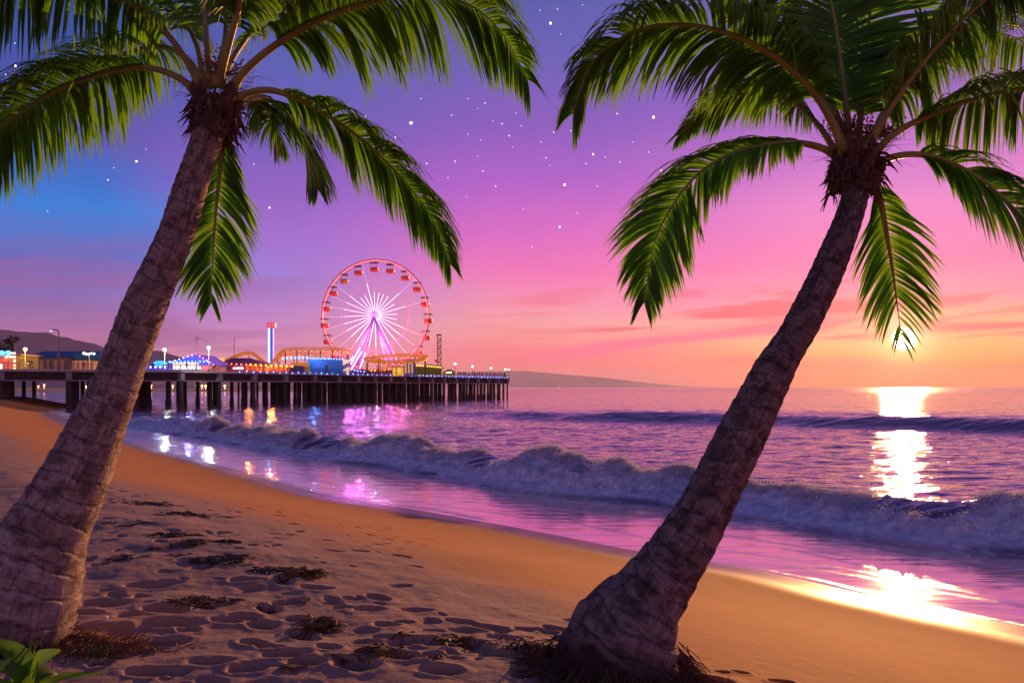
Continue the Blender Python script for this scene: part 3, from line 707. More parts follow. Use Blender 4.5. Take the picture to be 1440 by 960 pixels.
fr = [
 # L1 upper left
 (FP(dC, [(284, 128, -.05), (262, 85, -.1), (232, 45, -.15), (185, 5, -.2), (120, -25, -.25), (50, -32, -.3), (-30, -5, -.35), (-90, 60, -.4)]), dict(length=.62, ref=(0, .25, 1), droop=1.9, fwd=.35, n=80, start=.20)),
 # L2 left, long arch
 (FP(dC, [(278, 132, .0), (255, 112, 0), (222, 98, .0), (187, 95, .0), (130, 108, .05), (70, 132, .1), (0, 182, .15), (-60, 260, .2)]), dict(length=.66, ref=(0, .2, 1), droop=1.9, fwd=.4, n=90, start=.20)),
 # L2b behind it
 (FP(dC, [(286, 118, .3), (262, 82, .5), (225, 66, .7), (170, 78, .9), (110, 106, 1.1), (40, 150, 1.2), (-20, 210, 1.3)]), dict(length=.62, ref=(0, .3, 1), droop=1.8, fwd=.5, n=70, start=.22)),
 # L3 straight up
 (FP(dC, [(296, 120, .1), (291, 60, .2), (286, 0, .4), (270, -70, .6), (240, -120, .9), (205, -130, 1.2)]), dict(length=.55, ref=(0, -1, .4), droop=1.1, fwd=.5, n=60, start=.22)),
 # L4 up, pale stalk
 (FP(dC, [(306, 122, -.1), (318, 75, -.2), (332, 25, -.3), (344, -20, -.4), (372, -70, -.4), (430, -80, -.3), (500, -50, -.2)]), dict(length=.62, ref=(0, -.3, 1), droop=1.7, fwd=.45, n=70, start=.30, stalk_r=.036)),
 (FP(dC, [(300, 118, .2), (316, 60, .4), (322, 0, .7), (350, -30, .9), (400, -30, 1.1), (450, 10, 1.2)]), dict(length=.6, ref=(0, -.3, 1), droop=1.7, fwd=.45, n=60, start=.30)),
 # L5 big right arch
 (FP(dC, [(322, 130, -.05), (352, 92, -.1), (400, 55, -.2), (450, 28, -.25), (515, 5, -.3), (590, -8, -.3), (655, 5, -.3), (705, 45, -.3), (742, 112, -.3)]), dict(length=.66, ref=(0, .35, 1), droop=1.8, fwd=.35, n=105, start=.20, stalk_r=.034)),
 (FP(dC, [(310, 118, .3), (335, 70, .6), (375, 25, .9), (430, 0, 1.1), (490, 10, 1.3), (540, 50, 1.4)]), dict(length=.55, ref=(0, .3, 1), droop=1.5, fwd=.5, n=60, start=.25)),
 (FP(dC, [(288, 116, .2), (275, 60, .5), (245, 10, .8), (200, -25, 1.0), (150, -20, 1.2)]), dict(length=.55, ref=(0, .3, 1), droop=1.5, fwd=.5, n=55, start=.3)),
 # L6 lower right arch
 (FP(dC, [(330, 140, .0), (352, 130, 0), (382, 127, 0), (420, 140, .0), (465, 165, .05), (520, 205, .1), (575, 262, .15), (612, 315, .2), (633, 372, .2)]), dict(length=.52, ref=(0, .35, 1), droop=1.6, fwd=.6, n=92, start=.17)),
 # L7 short drooping
 (FP(dC, [(334, 146, .25), (365, 138, .5), (395, 150, .8), (420, 185, 1.0), (437, 230, 1.1), (448, 268, 1.1)]), dict(length=.52, ref=(.3, -.5, 1), droop=1.6, fwd=.7, n=62, start=.2)),
 (FP(dC, [(330, 142, .4), (350, 138, .7), (372, 150, .9), (385, 175, 1.2), (392, 210, 1.3)]), dict(length=.42, ref=(.3, -.5, 1), droop=1.6, fwd=.7, n=50, start=.25)),
 # L8 hanging behind the trunk
 (FP(dC, [(303, 168, .25), (312, 205, .45), (309, 250, .5), (303, 310, .5), (299, 375, .45), (297, 425, .4)]), dict(length=.50, ref=(0, -1, .1), droop=.75, fwd=.75, n=62, start=.08)),
]
for i, (pts, kw) in enumerate(fr): frond(palmL, pts, seed=i, **kw)
at_world(palmL)

# ---------------------------------------------------------- right palm
DR = 5.7
palmR = empty('palm_tree', tuple(G(868, 945, 1.86)))
tag(palmR, 'leaning coconut palm with dark swollen foot and a frond hanging across the sun', 'palm tree', 'coconut palms on the sand')
profR = [(985, 752, 975), (950, 768, 955), (938, 776, 950), (900, 789, 962), (880, 802, 968), (860, 812, 974), (845, 836, 978), (825, 860, 983), (800, 882, 995), (760, 916, 1016), (725, 943, 1030), (700, 959, 1040), (655, 981, 1061), (609, 1005, 1083), (560, 1034, 1103), (500, 1067, 1130), (478, 1088, 1145), (394, 1133, 1184), (340, 1158, 1203), (304, 1175, 1215), (270, 1186, 1223), (240, 1192, 1226), (215, 1194, 1226)]
trunk('trunk', profR, DR, DR + 0.3, palmR, 0.15, 13)
dR = DR + 0.3
crown_fibre(palmR, W(1204, 243, dR), 0.155, 0.28, 15, (0.15, 0, 1))
inflorescence(palmR, W(1195, 190, dR + .1), 16); inflorescence(palmR, W(1228, 195, dR + .15), 17)
fr = [
 (FP(dR, [(1188, 215, -.05), (1170, 172, -.1), (1148, 135, -.15), (1115, 100, -.2), (1070, 68, -.25), (1020, 46, -.3), (965, 35, -.3), (905, 40, -.3), (855, 65, -.3), (825, 102, -.3), (806, 160, -.3)]), dict(length=.58, ref=(0, .35, 1), droop=1.55, fwd=.5, n=104, start=.16, stalk_r=.034)),
 (FP(dR, [(1180, 222, .3), (1150, 175, .5), (1110, 140, .7), (1060, 130, .9), (1000, 150, 1.0), (955, 190, 1.1)]), dict(length=.40, ref=(0, .35, 1), droop=1.2, fwd=.6, n=70, start=.2)),
 (FP(dR, [(1184, 228, .1), (1160, 210, .0), (1125, 201, -.05), (1085, 203, -.1), (1030, 216, -.1), (980, 247, -.1), (942, 295, -.1), (918, 350, -.1), (906, 425, -.1)]), dict(length=.50, ref=(.25, -.55, 1), droop=1.1, fwd=.6, n=100, start=.16)),
 (FP(dR, [(1196, 210, .1), (1190, 150, .15), (1180, 70, .25), (1168, 0, .3), (1150, -70, .4), (1125, -120, .5)]), dict(length=.60, ref=(0, -1, .3), droop=.35, fwd=.35, n=84, start=.14)),
 (FP(dR, [(1206, 210, .2), (1212, 140, .3), (1219, 60, .45), (1228, -10, .6), (1240, -80, .8)]), dict(length=.60, ref=(0, -1, .3), droop=.35, fwd=.4, n=80, start=.14)),
 (FP(dR, [(1218, 212, -.1), (1243, 165, -.15), (1280, 110, -.2), (1322, 60, -.25), (1368, 15, -.3), (1420, -20, -.3), (1480, -20, -.3)]), dict(length=.62, ref=(0, .3, 1), droop=1.5, fwd=.5, n=84, start=.16, stalk_r=.034)),
 (FP(dR, [(1218, 205, .3), (1250, 150, .5), (1300, 90, .7), (1360, 50, .9), (1420, 50, 1.1), (1480, 90, 1.2)]), dict(length=.60, ref=(0, .3, 1), droop=1.4, fwd=.5, n=70, start=.2)),
 (FP(dR, [(1226, 220, .0), (1255, 190, .0), (1295, 168, .0), (1345, 148, .0), (1400, 132, .0), (1460, 124, .0), (1530, 140, .0), (1580, 190, 0)]), dict(length=.54, ref=(0, .35, 1), droop=1.6, fwd=.4, n=90, start=.2)),
 (FP(dR, [(1228, 236, .1), (1252, 222, .1), (1290, 217, .1), (1330, 226, .05), (1372, 248, .0), (1415, 282, .0), (1455, 325, .0), (1500, 390, .0)]), dict(length=.62, ref=(.25, -1.0, .8), droop=1.0, fwd=.6, n=90, start=.2)),
 (FP(dR, [(1226, 248, .2), (1238, 282, .3), (1247, 330, .35), (1256, 385, .35), (1263, 440, .3), (1268, 478, .3)]), dict(length=.44, ref=(0, -1, .1), droop=.65, fwd=.8, n=60, start=.08, dens=1.3, thin=True)),
 (FP(dR, [(1190, 205, .5), (1160, 110, .8), (1120, 20, 1.0), (1085, -50, 1.1), (1050, -60, 1.2), (1035, -15, 1.2), (1028, 10, 1.2)]), dict(length=.34, ref=(0, .3, 1), droop=1.2, fwd=.9, n=70, start=.5)),
 (FP(dR, [(1192, 205, .5), (1150, 120, .8), (1110, 60, 1.1), (1075, 20, 1.3), (1035, 0, 1.4)]), dict(length=.5, ref=(0, -1, .6), droop=.9, fwd=.5, n=60, start=.3)),
]
for i, (pts, kw) in enumerate(fr): frond(palmR, pts, seed=40 + i, **kw)
at_world(palmR)

# torn roots and fibres at the feet
def root_skirt(parent, c, rx, ry, n, seed, m):
    rs = np.random.default_rng(seed); b_ = MB(); c = np.array(c)
    for k in range(n):
        a = rs.uniform(0, 2 * math.pi); o_ = np.array([math.cos(a) * rx, math.sin(a) * ry, 0]) * rs.uniform(.88, 1.02)
        p0 = c + o_ + np.array([0, 0, rs.uniform(.02, .20) * rs.random()]); out = o_ / np.linalg.norm(o_)
        p2 = c + o_ * rs.uniform(1.02, 1.5); p2[2] = sand_z(p2[0], p2[1]) + rs.uniform(-.015, .03)
        p1 = (p0 + p2) / 2 + out * rs.uniform(.0, .04)
        w_ = rs.uniform(.0015, .005); b_.tube([p0, p1, p2], [w_, w_ * .9, w_ * .4], 4)
    return b_.build('root_fibre', m, parent)
ROOT = mat('root fibre', (0.10, 0.05, 0.025), .95, var=.4, scale=12)
cL = G(22, 905, 1.88); cR = G(864, 940, 1.86)
root_skirt(palmL, (cL.x - .02, DL, 1.82), .42, .40, 420, 3, ROOT)
root_skirt(palmR, (cR.x, DR, 1.80), .53, .46, 900, 4, ROOT)
at_world(palmL); at_world(palmR)
# ============================================================ PIER
DECK = 6.8
A_, B_, C_ = Vector((-160, 107, 0)), Vector((-61, 148, 0)), Vector((-1, 262, 0))
Cb, Bb, Ab = Vector((-31, 279, 0)), Vector((-94, 188, 0)), Vector((-185, 150, 0))
conc = mat('weathered concrete', (0.36, 0.28, 0.27), 0.85, var=0.3, scale=0.8, bump=0.2)
dark = mat('tarred timber', (0.055, 0.035, 0.035), 0.85, var=0.4, scale=1.5, bump=0.3)
steel = mat('galvanised steel', (0.30, 0.26, 0.28), 0.5, metal=0.4, var=0.2, scale=3)
darksteel = mat('dark steel', (0.10, 0.055, 0.06), 0.5, metal=0.3)
pier = empty('pier', (-61, 148, 0)); tag(pier, 'long timber and concrete pier carrying the fairground out over the sea', 'pier')
def along(t):   # distance along the seaward edge from B (negative = towards the land)
    if t < 0: d = (A_ - B_).normalized(); return B_ + d * (-t)
    d = (C_ - B_).normalized(); return B_ + d * t
LBC = (C_ - B_).length; LAB = (A_ - B_).length
def nrm_in(t):
    d = (B_ - A_).normalized() if t < 0 else (C_ - B_).normalized()
    return Vector((-d.y, d.x, 0))
poly = [A_, B_, C_, Cb, Bb, Ab]
dk = MB(); top = [(p.x, p.y, DECK) for p in poly]; bot = [(p.x, p.y, DECK - .38) for p in poly]
dk.poly(top); dk.poly(bot[::-1])
for i in range(6): j = (i + 1) % 6; dk.quad(bot[i], bot[j], top[j], top[i])
dk.build('deck', conc, pier)
def strip(a, b, off, z0, z1, th, m):
    d = (b - a); L0 = d.length; d = d.normalized(); n_ = Vector((-d.y, d.x, 0)); c = (a + b) / 2 + n_ * (off + th / 2)
    m.box((c.x, c.y, (z0 + z1) / 2), (L0, th, z1 - z0), math.atan2(d.y, d.x))
g = MB(); strip(A_, B_, .9, DECK - 1.75, DECK - .383, .5, g); strip(B_, C_, .9, DECK - 1.75, DECK - .383, .5, g)
strip(C_, Cb, .9, DECK - 1.75, DECK - .383, .5, g)
g.build('girder', dark, pier)
g = MB(); strip(A_, B_, .2, DECK - 1.98, DECK - 1.754, .6, g); strip(B_, C_, .2, DECK - 1.98, DECK - 1.754, .6, g); g.build('lower_beam', conc, pier)
g = MB(); strip(A_, B_, -.12, DECK - .30, DECK + .10, .117, g); strip(B_, C_, -.12, DECK - .30, DECK + .10, .117, g); g.build('kerb', mat('pale kerb concrete', (0.62, 0.50, 0.48), .8, var=.2, scale=1), pier)
# bents : piles and cap ends
piles = []; back_piles = MB()
bents = [-8 - 10.2 * k for k in range(0, 6)] + [0.5] + [9.5, 18.5, 27.5, 36.5, 45] + [52 + 6.4 * k for k in range(13)]
def tocheck(t): p = along(t); return -0.15 * 0
for t in bents:
    p = along(t); n_ = nrm_in(t)
    if t < -52: continue
    cb = MB(); d = Vector((n_.y, -n_.x, 0)); c = p + n_ * 0.55
    cb.box((c.x, c.y, DECK - 1.10), (0.95, 1.0, 1.42), math.atan2(n_.x, -n_.y), .05); cb.build('pile_cap', conc, pier)
    rows = (0.6, 4.2, 9.0) if t < 8 else (0.6, 3.2, 6.5, 10.5)
    for k, o_ in enumerate(rows):
        q = p + n_ * o_; q += d * (random.uniform(-.5, .5) if k else 0)
        piles.append((q.x, q.y, t, k))
        if t >= 27: q2 = p + n_ * (o_ + .3) + d * 2.9; (piles.append((q2.x, q2.y, t, k)) if k == 1 else None)
    if t > 40:
        for o_ in (13, 16.5, 20, 24, 28, 33):
            for e in (0, 2.2, 4.4):
                if (along(t) - C_).length < 24 and (o_ > 17 or e): continue
                q = p + n_ * o_ + d * (e + random.uniform(-.7, .7)); back_piles.tube([(q.x, q.y, -2), (q.x, q.y, DECK - 1)], .26, 8)
    else:
        for o_ in (22, 34):
            q = p + n_ * o_; back_piles.tube([(q.x, q.y, -2), (q.x, q.y, DECK - 1)], .36, 8)
random.seed(11)
def pile_mesh(big):
    m = MB(); r = .45 if big else .36
    m.tube([(0, 0, -2), (0, 0, 1.3), (0, 0, 1.5), (0, 0, DECK - 1.76)], [r * 1.25, r * 1.22, r, r * .96], 10); return m
pA = pile_mesh(True).build('pile', dark, pier, True); pB = pile_mesh(False).build('pile', dark, pier, True)
first = {True: True, False: True}
for (x_, y_, t, k) in piles[:100]:
    big = t < 4; src = pA if big else pB
    if first[big]: o = src; first[big] = False
    else: o = src.copy(); col.objects.link(o)
    o.parent = pier; o.location = (x_, y_, 0)
for (x_, y_, t, k) in piles[100:]: back_piles.tube([(x_, y_, -2), (x_, y_, DECK - 1.76)], .27, 8)
bp_o = back_piles.build('pile', dark, pier, True); bp_o['kind'] = 'stuff'
mat_f = mat('grey timber', (0.16, 0.11, 0.11), .85, var=.3, scale=2)
# lighter fender posts standing proud of the seaward edge
for t in [36.5, 45] + [52 + 6.4 * k for k in range(12)]:
    p = along(t + 2.4) + nrm_in(t) * 0.15; m = MB(); m.tube([(p.x, p.y, -1), (p.x, p.y, DECK - 1.99)], .11, 8); m.build('fender_post', mat_f, pier, True)
# railing
rl = MB(); rp = MB()
for a, b in ((A_, B_), (B_, C_), (C_, Cb)):
    d = (b - a).normalized(); n_ = Vector((-d.y, d.x, 0)) * .15
    for z_ in (.35, .62, .88, 1.14):
        p, q = a + n_, b + n_; rl.bar((p.x, p.y, DECK + z_), (q.x, q.y, DECK + z_), .045 if z_ > 1 else .028, 5)
    for k in range(int((b - a).length / 2.2) + 1):
        p = a + n_ + d * (k * 2.2 + .02); rp.box((p.x, p.y, DECK + .58), (.09, .09, 1.16), math.atan2(d.y, d.x))
rl.build('railing', steel, pier); rp.build('railing_post', steel, pier)
BLUE = (0.08, 0.22, 1.0)
eb = mat('blue light', (0.1, 0.1, 0.3), .4, emit=BLUE, strength=9)
for k in range(62):
    t = 14 + k * 1.86; 
    if t > LBC - .5: break
    p = along(t) - nrm_in(t) * .16; m = MB(); m.ball((p.x, p.y, DECK + .02 + (k % 2) * .12), random.uniform(.09, .15), 6)
    m.build('edge_light', eb, pier)
at_world(pier)

# land abutment at the foot of the pier
ab = empty('pier_abutment', (-95, 138, 0)); tag(ab, 'pink grey concrete abutment carrying the landward end of the pier', 'abutment')
p0 = along(-37); n_ = nrm_in(-1); d_ = (A_ - B_).normalized()
m = MB(); c = p0 + d_ * 24 + n_ * 14; m.box((c.x, c.y, 2.2), (42, 24, 5.1), math.atan2(d_.y, d_.x)); m.build('wall', mat('shaded concrete', (0.26, 0.17, 0.14), .85, var=.25, scale=.4), ab)
m = MB(); c = p0 + d_ * 23 + n_ * .35; m.box((c.x, c.y, DECK - 1.20), (46, .5, 1.55), math.atan2(d_.y, d_.x), .04); m.build('edge_beam', conc, ab)
m = MB(); c = p0 + d_ * 1.2 + n_ * .5; m.box((c.x, c.y, DECK - 1.15), (4.2, 1.8, 1.7), math.atan2(d_.y, d_.x), .08); m.build('corbel', conc, ab)
for e in (0.0, 2.2):
    m = MB(); c = p0 + d_ * e + n_ * .8; m.tube([(c.x, c.y, -1.5), (c.x, c.y, 1.2), (c.x, c.y, 1.5), (c.x, c.y, DECK - 1.9)], [.62, .6, .48, .46], 12); m.build('column', conc, ab, True)
at_world(ab)

# ============================================================ FERRIS WHEEL
DW = 225.0; K = DW / F
hubp = W(528.5, 443.5, DW); RW = 76.5 * K
NEON = (1.0, 0.16, 0.20); WHITE = (1.0, 0.62, 0.95); VIO = (0.45, 0.22, 1.0)
neon = mat('red neon tube', (.6, .1, .1), .4, emit=(1.0, 0.16, 0.17), strength=1.7)
spk = mat('spoke neon', (.6, .4, .6), .4, emit=(1.0, 0.46, 0.80), strength=1.15)
spk2 = mat('inner spoke neon', (.6, .5, .8), .4, emit=(0.88, 0.72, 1.0), strength=2.2)
spd = mat('dim glowing spoke', (0.42, 0.13, 0.22), .5, emit=(1.0, 0.3, 0.5), strength=0.5)  # faint pink glow put into the dim spokes and rings by emission
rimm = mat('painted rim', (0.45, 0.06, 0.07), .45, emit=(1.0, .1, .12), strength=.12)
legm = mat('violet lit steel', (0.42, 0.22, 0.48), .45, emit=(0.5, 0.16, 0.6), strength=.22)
wheel = empty('ferris_wheel', (hubp.x, DW, DECK)); tag(wheel, 'big observation wheel with glowing pink spokes and red rim on the pier', 'ferris wheel')
wc = Vector((hubp.x, DW, hubp.z)); yaw = math.radians(9)
ex = Vector((math.cos(yaw), -math.sin(yaw), 0)); ez = Vector((0, 0, 1)); ey = Vector((math.sin(yaw), math.cos(yaw), 0))
def wp(r_, a, o_=0.0): return wc + (ex * math.cos(a) + ez * math.sin(a)) * r_ + ey * o_
def ring(r_, o_, th, mt, name, seg=120, n_=6):
    m = MB(); m.tube([wp(r_, 2 * math.pi * i / seg, o_) for i in range(seg)], th, n_, closed=True); return m.build(name, mt, wheel, True)
ring(RW, -.85, .17, neon, 'rim_neon'); ring(RW + .34, -.85, .13, rimm, 'rim'); ring(RW, .85, .12, rimm, 'rim'); ring(RW - .02, .4, .07, spd, 'rim')
ring(RW * .655, -.5, .055, spd, 'stiffening_ring'); ring(RW * .61, .5, .05, spd, 'stiffening_ring'); ring(RW * .41, -.45, .05, spd, 'stiffening_ring')
NS = 28
rs = np.random.default_rng(2)
for k in range(NS):
    a = 2 * math.pi * k / NS + .03; dim = k in (6, 7, 5, 4, 9, 10, 2, 0, 27)
    m = MB(); m.bar(wp(1.0, a, -.55), wp(RW, a, -.8), .042, 5); s_ = m.build('spoke', spd if dim else spk, wheel, True)
    m = MB(); m.bar(wp(1.05, a, -.72), wp(RW * (.42 if dim else .6), a, -.86), .055, 5); m.build('light_tube', spk2, s_, True)
ct = MB()
for k in range(NS): a = 2 * math.pi * k / NS; ct.bar(wp(RW, a, -.85), wp(RW, a, .85), .05, 4)
ct.build('rim_strut', rimm, wheel)
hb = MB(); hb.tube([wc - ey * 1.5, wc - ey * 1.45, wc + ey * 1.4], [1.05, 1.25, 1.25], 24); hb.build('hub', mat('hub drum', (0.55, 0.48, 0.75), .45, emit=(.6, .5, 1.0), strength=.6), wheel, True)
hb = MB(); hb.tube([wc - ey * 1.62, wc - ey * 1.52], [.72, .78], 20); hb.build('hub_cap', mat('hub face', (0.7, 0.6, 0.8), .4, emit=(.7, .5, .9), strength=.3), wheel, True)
for sx in (-1, 1):
    for o_ in (-2.6, 2.6):
        foot = Vector((wc.x + sx * (7.6 if sx < 0 else 6.6), wc.y + o_ * 1.9, DECK)); m = MB(); m.tube([foot, wc + ey * (o_ * .6) - Vector((0, 0, .6))], [.42, .30], 8); m.build('support_leg', legm, wheel, True)
    foot = Vector((wc.x + sx * 4.6, wc.y - 5, DECK)); m = MB(); m.tube([foot, wc - ey * 1.2 - Vector((0, 0, .8))], [.20, .15], 6); m.build('support_leg', legm, wheel, True)
for (a_, b_) in (((488, 521), (506, 489)), ((492, 522), (509, 494)), ((504, 523), (514, 496)), ((485, 519), (497, 500))):
    m = MB(); m.bar(W(a_[0], a_[1], DW - 6), W(b_[0], b_[1], DW - 3.5), .13, 5); m.build('floodlight_tube', spk2, wheel, True)
# gondolas
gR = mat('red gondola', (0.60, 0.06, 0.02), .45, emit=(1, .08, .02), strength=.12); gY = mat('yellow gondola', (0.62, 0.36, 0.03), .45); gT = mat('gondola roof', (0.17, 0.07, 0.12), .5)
GS = 1.22
def gondola(a, m_body):
    c = wp(RW - .15, a, 0); par = empty('gondola'); par.parent = wheel
    b0 = Vector((c.x, c.y, c.z - 2.35 * GS)); b_ = MB(); n0 = 14; prf = [(0.55, -.0), (.78, .06), (.90, .35), (.92, .95), (.90, 1.0), (.82, 1.0)]
    for j, (rr_, zz_) in enumerate(prf):
        for i in range(n0): an = 2 * math.pi * i / n0; b_.v.append((b0.x + GS * rr_ * 1.05 * math.cos(an), b0.y + GS * rr_ * math.sin(an), b0.z + GS * zz_))
    for j in range(len(prf) - 1):
        for i in range(n0): b_.f.append((j * n0 + i, j * n0 + (i + 1) % n0, (j + 1) * n0 + (i + 1) % n0, (j + 1) * n0 + i))
    b_.f.append(tuple(reversed(range(n0)))); b_.build('cabin', m_body, par, True)
    r_ = MB(); r_.tube([(b0.x, b0.y, b0.z + 2.0 * GS), (b0.x, b0.y, b0.z + 2.12 * GS), (b0.x, b0.y, b0.z + 2.30 * GS)], [1.12 * GS, 1.08 * GS, .25], 14); r_.build('roof', gT, par, True)
    p_ = MB(); p_.bar((b0.x, b0.y, b0.z + .9), (b0.x, b0.y, b0.z + 2.1 * GS), .05, 5)
    for sx in (-.7, .7): p_.bar((b0.x + sx, b0.y, b0.z + .9), (b0.x + sx, b0.y, b0.z + 2.05 * GS), .045, 5)
    p_.build('post', gT, par)
    return par
NG = 20
for k in range(NG):
    a = math.pi / 2 + .03 + 2 * math.pi * k / NG
    gn = gondola(a, gY if k == 2 else gR)
    if k == 2: gn['label'] = 'yellow gondola'
def deep_world(o):
    for c in [q for q in bpy.data.objects if q.parent == o]: c.matrix_parent_inverse = Matrix.Translation(-o.location)
at_world(wheel)
# boarding platform under the wheel with its red lamps
plat = empty('boarding_platform', tuple(W(520, 525, 216))); tag(plat, 'low boarding platform with curved rows of red lamps under the big wheel', 'platform')
m = MB(); c = W(520, 522, 216); m.box((c.x, 216, DECK + .9), (19, 5, 1.8), 0, .1); m.build('base', mat('maroon panel', (0.16, 0.03, 0.09), .6, var=.3, scale=1), plat)
er = mat('red lamp string', (.4, .05, .03), .4, emit=(1.0, 0.10, 0.05), strength=6); eo = mat('amber lamp string', (.4, .2, .03), .4, emit=(1.0, 0.38, 0.04), strength=5)
ew = mat('white lamp', (.6, .6, .6), .4, emit=(1.0, 0.86, 0.78), strength=14); ewb = mat('cool white lamp', (.6, .6, .6), .4, emit=(0.72, 0.86, 1.0), strength=16)
ep = mat('pink lamp string', (.4, .05, .2), .4, emit=(1.0, 0.12, 0.5), strength=5); ecy = mat('cyan lamp string', (.05, .3, .4), .4, emit=(0.06, 0.35, 1.0), strength=7)
ey_ = mat('warm window glow', (.5, .35, .1), .5, emit=(1.0, 0.52, 0.08), strength=1.1)
def string(name, pts, d, material, parent, sp=0.9, r_=0.14):
    P = spline([tuple(W(a, b_, d)) for a, b_ in pts], 12) if len(pts) > 2 else np.array([tuple(W(a, b_, d)) for a, b_ in pts])
    S = np.concatenate([[0], np.cumsum(np.linalg.norm(np.diff(P, axis=0), axis=1))]); m = MB(); n_ = max(2, int(S[-1] / sp))
    for i in range(n_ + 1):
        q = i / n_ * S[-1]; m.ball([np.interp(q, S, P[:, k]) for k in range(3)], r_, 6)
    return m.build(name, material, parent, True)
string('lamp_string', [(476, 511), (490, 516.5), (510, 519), (530, 519.5), (548, 519), (562, 516), (570, 511)], 212, er, plat, .8, .15)
string('lamp_string', [(522, 521), (535, 520.5), (546, 519)], 211, eo, plat, .8, .2)
string('lamp_string', [(486, 517), (500, 521), (512, 522)], 211.5, eb, plat, .8, .2)
at_world(plat)

# ============================================================ RIDES
ytrack = mat('yellow coaster track', (0.62, 0.26, 0.03), .5, emit=(1.0, 0.25, 0.02), strength=.35)
rtrack = mat('orange coaster track', (0.55, 0.14, 0.04), .5, emit=(1.0, 0.14, 0.03), strength=.22)
post_m = mat('coaster post', (0.20, 0.09, 0.09), .6)
def coaster(root, pts, material, gauge=1.1, tubes=.14, lights=None, sup=3.0, closed=False):
    P = spline(pts, 10); m = MB(); n_ = len(P)
    T = np.gradient(P, axis=0); Sd = np.cross(T, [0, 0, 1.0]); Sd /= np.maximum(np.linalg.norm(Sd, axis=1), 1e-6)[:, None]
    l_, r_ = P + Sd * gauge / 2, P - Sd * gauge / 2
    m.tube(l_, tubes, 6); m.tube(r_, tubes, 6); m.tube(P - [0, 0, .55], tubes * 1.5, 6)
    for i in range(0, n_, 2):
        m.bar(l_[i], r_[i], .07, 4); m.bar(l_[i], P[i] - [0, 0, .55], .06, 4); m.bar(r_[i], P[i] - [0, 0, .55], .06, 4)
    tr = m.build('track', material, root, True)
    S = np.concatenate([[0], np.cumsum(np.linalg.norm(np.diff(P, axis=0), axis=1))]); k = int(S[-1] / sup)
    for i in range(k + 1):
        q = (i + .5) / (k + 1) * S[-1]; c = [np.interp(q, S, P[:, j]) for j in range(3)]
        if c[2] - .7 - DECK > .8: b_ = MB(); b_.bar((c[0], c[1], DECK), (c[0], c[1], c[2] - .6), .13, 6); b_.build('support_post', post_m, root, True)
    if lights:
        b_ = MB()
        for q in np.arange(0, S[-1], 1.5): c = [np.interp(q, S, P[:, j]) for j in range(3)]; b_.ball((c[0], c[1], c[2] - .75), .11, 5)
        b_.build('track_light', lights, tr, True)
c1r = empty('roller_coaster', tuple(W(400, 528, 205))); tag(c1r, 'orange and yellow roller coaster with a hump left of the slim tower', 'roller coaster')
coaster(c1r, [tuple(W(a, b_, d)) for a, b_, d in [(312, 508, 200), (322, 504, 200), (334, 498.5, 200), (346, 495, 200), (354, 495.5, 200), (362, 500, 200), (372, 508, 200), (380, 510.5, 201), (388, 503, 202), (396, 494, 203), (404, 490.5, 204), (420, 489, 204), (445, 488.8, 205), (468, 489, 206), (484, 490.5, 209), (490, 493, 214), (484, 495, 219), (465, 495.5, 221), (440, 495.6, 221), (412, 495.5, 220), (398, 499, 217), (390, 505, 214)]], ytrack, lights=eo)
at_world(c1r)
c2r = empty('roller_coaster', tuple(W(560, 528, 205))); tag(c2r, 'glowing amber oval coaster loop raised on posts right of the big wheel', 'roller coaster')
pt = []
for k in range(27):
    a = math.pi * 1.02 + 2 * math.pi * k / 24; pt.append(tuple(W(557 + 43 * math.cos(a), 502.5 + 4.6 * math.sin(a - .25) * 1.0, 205 - 8 * math.sin(a))))
pt += [tuple(W(a, b_, d)) for a, b_, d in [(548, 513, 210), (530, 518, 209)]]
coaster(c2r, pt, ytrack, lights=eo, sup=5.0)
at_world(c2r)

tw = empty('drop_tower', tuple(W(382, 528, 212))); tag(tw, 'slim blue lit drop tower with a red box on top', 'drop tower')
c = W(382, 528, 212); zt = W(382, 461, 212).z; mid = (DECK + zt) / 2
m = MB(); m.box((c.x, 212, mid), (1.0, 1.0, zt - DECK), 0, .05)
m.build('shaft', mat('tower shaft', (0.10, 0.10, 0.35), .5, emit=(.10, .12, .8), strength=.5), tw)
for sx, mt_, st_ in ((-.42, (0.25, 0.55, 1.0), 7), (.62, (1.0, .25, .7), 2.2), (-.75, (.1, .3, 1.0), 2.5)):
    m = MB(); m.bar((c.x + sx, 211.38, DECK + 1), (c.x + sx, 211.38, zt - .1), .11, 6); m.build('light_tube', mat('tower tube light', (.3, .3, .6), .4, emit=mt_, strength=st_), tw)
m = MB(); m.box((c.x, 212, zt + .65), (2.05, 2.0, 1.35), 0, .1); hd = m.build('tower_head', mat('tower head red', (0.5, 0.04, 0.08), .5, emit=(1.0, .04, .10), strength=.55), tw)
m = MB()
for sx in (-.55, 0, .55): m.box((c.x + sx, 210.95, zt + .65), (.16, .06, .85), 0)
m.build('panel_light', mat('head panel lights', (.6, .2, .3), .4, emit=(1.0, .25, .4), strength=1.2), hd)
at_world(tw)

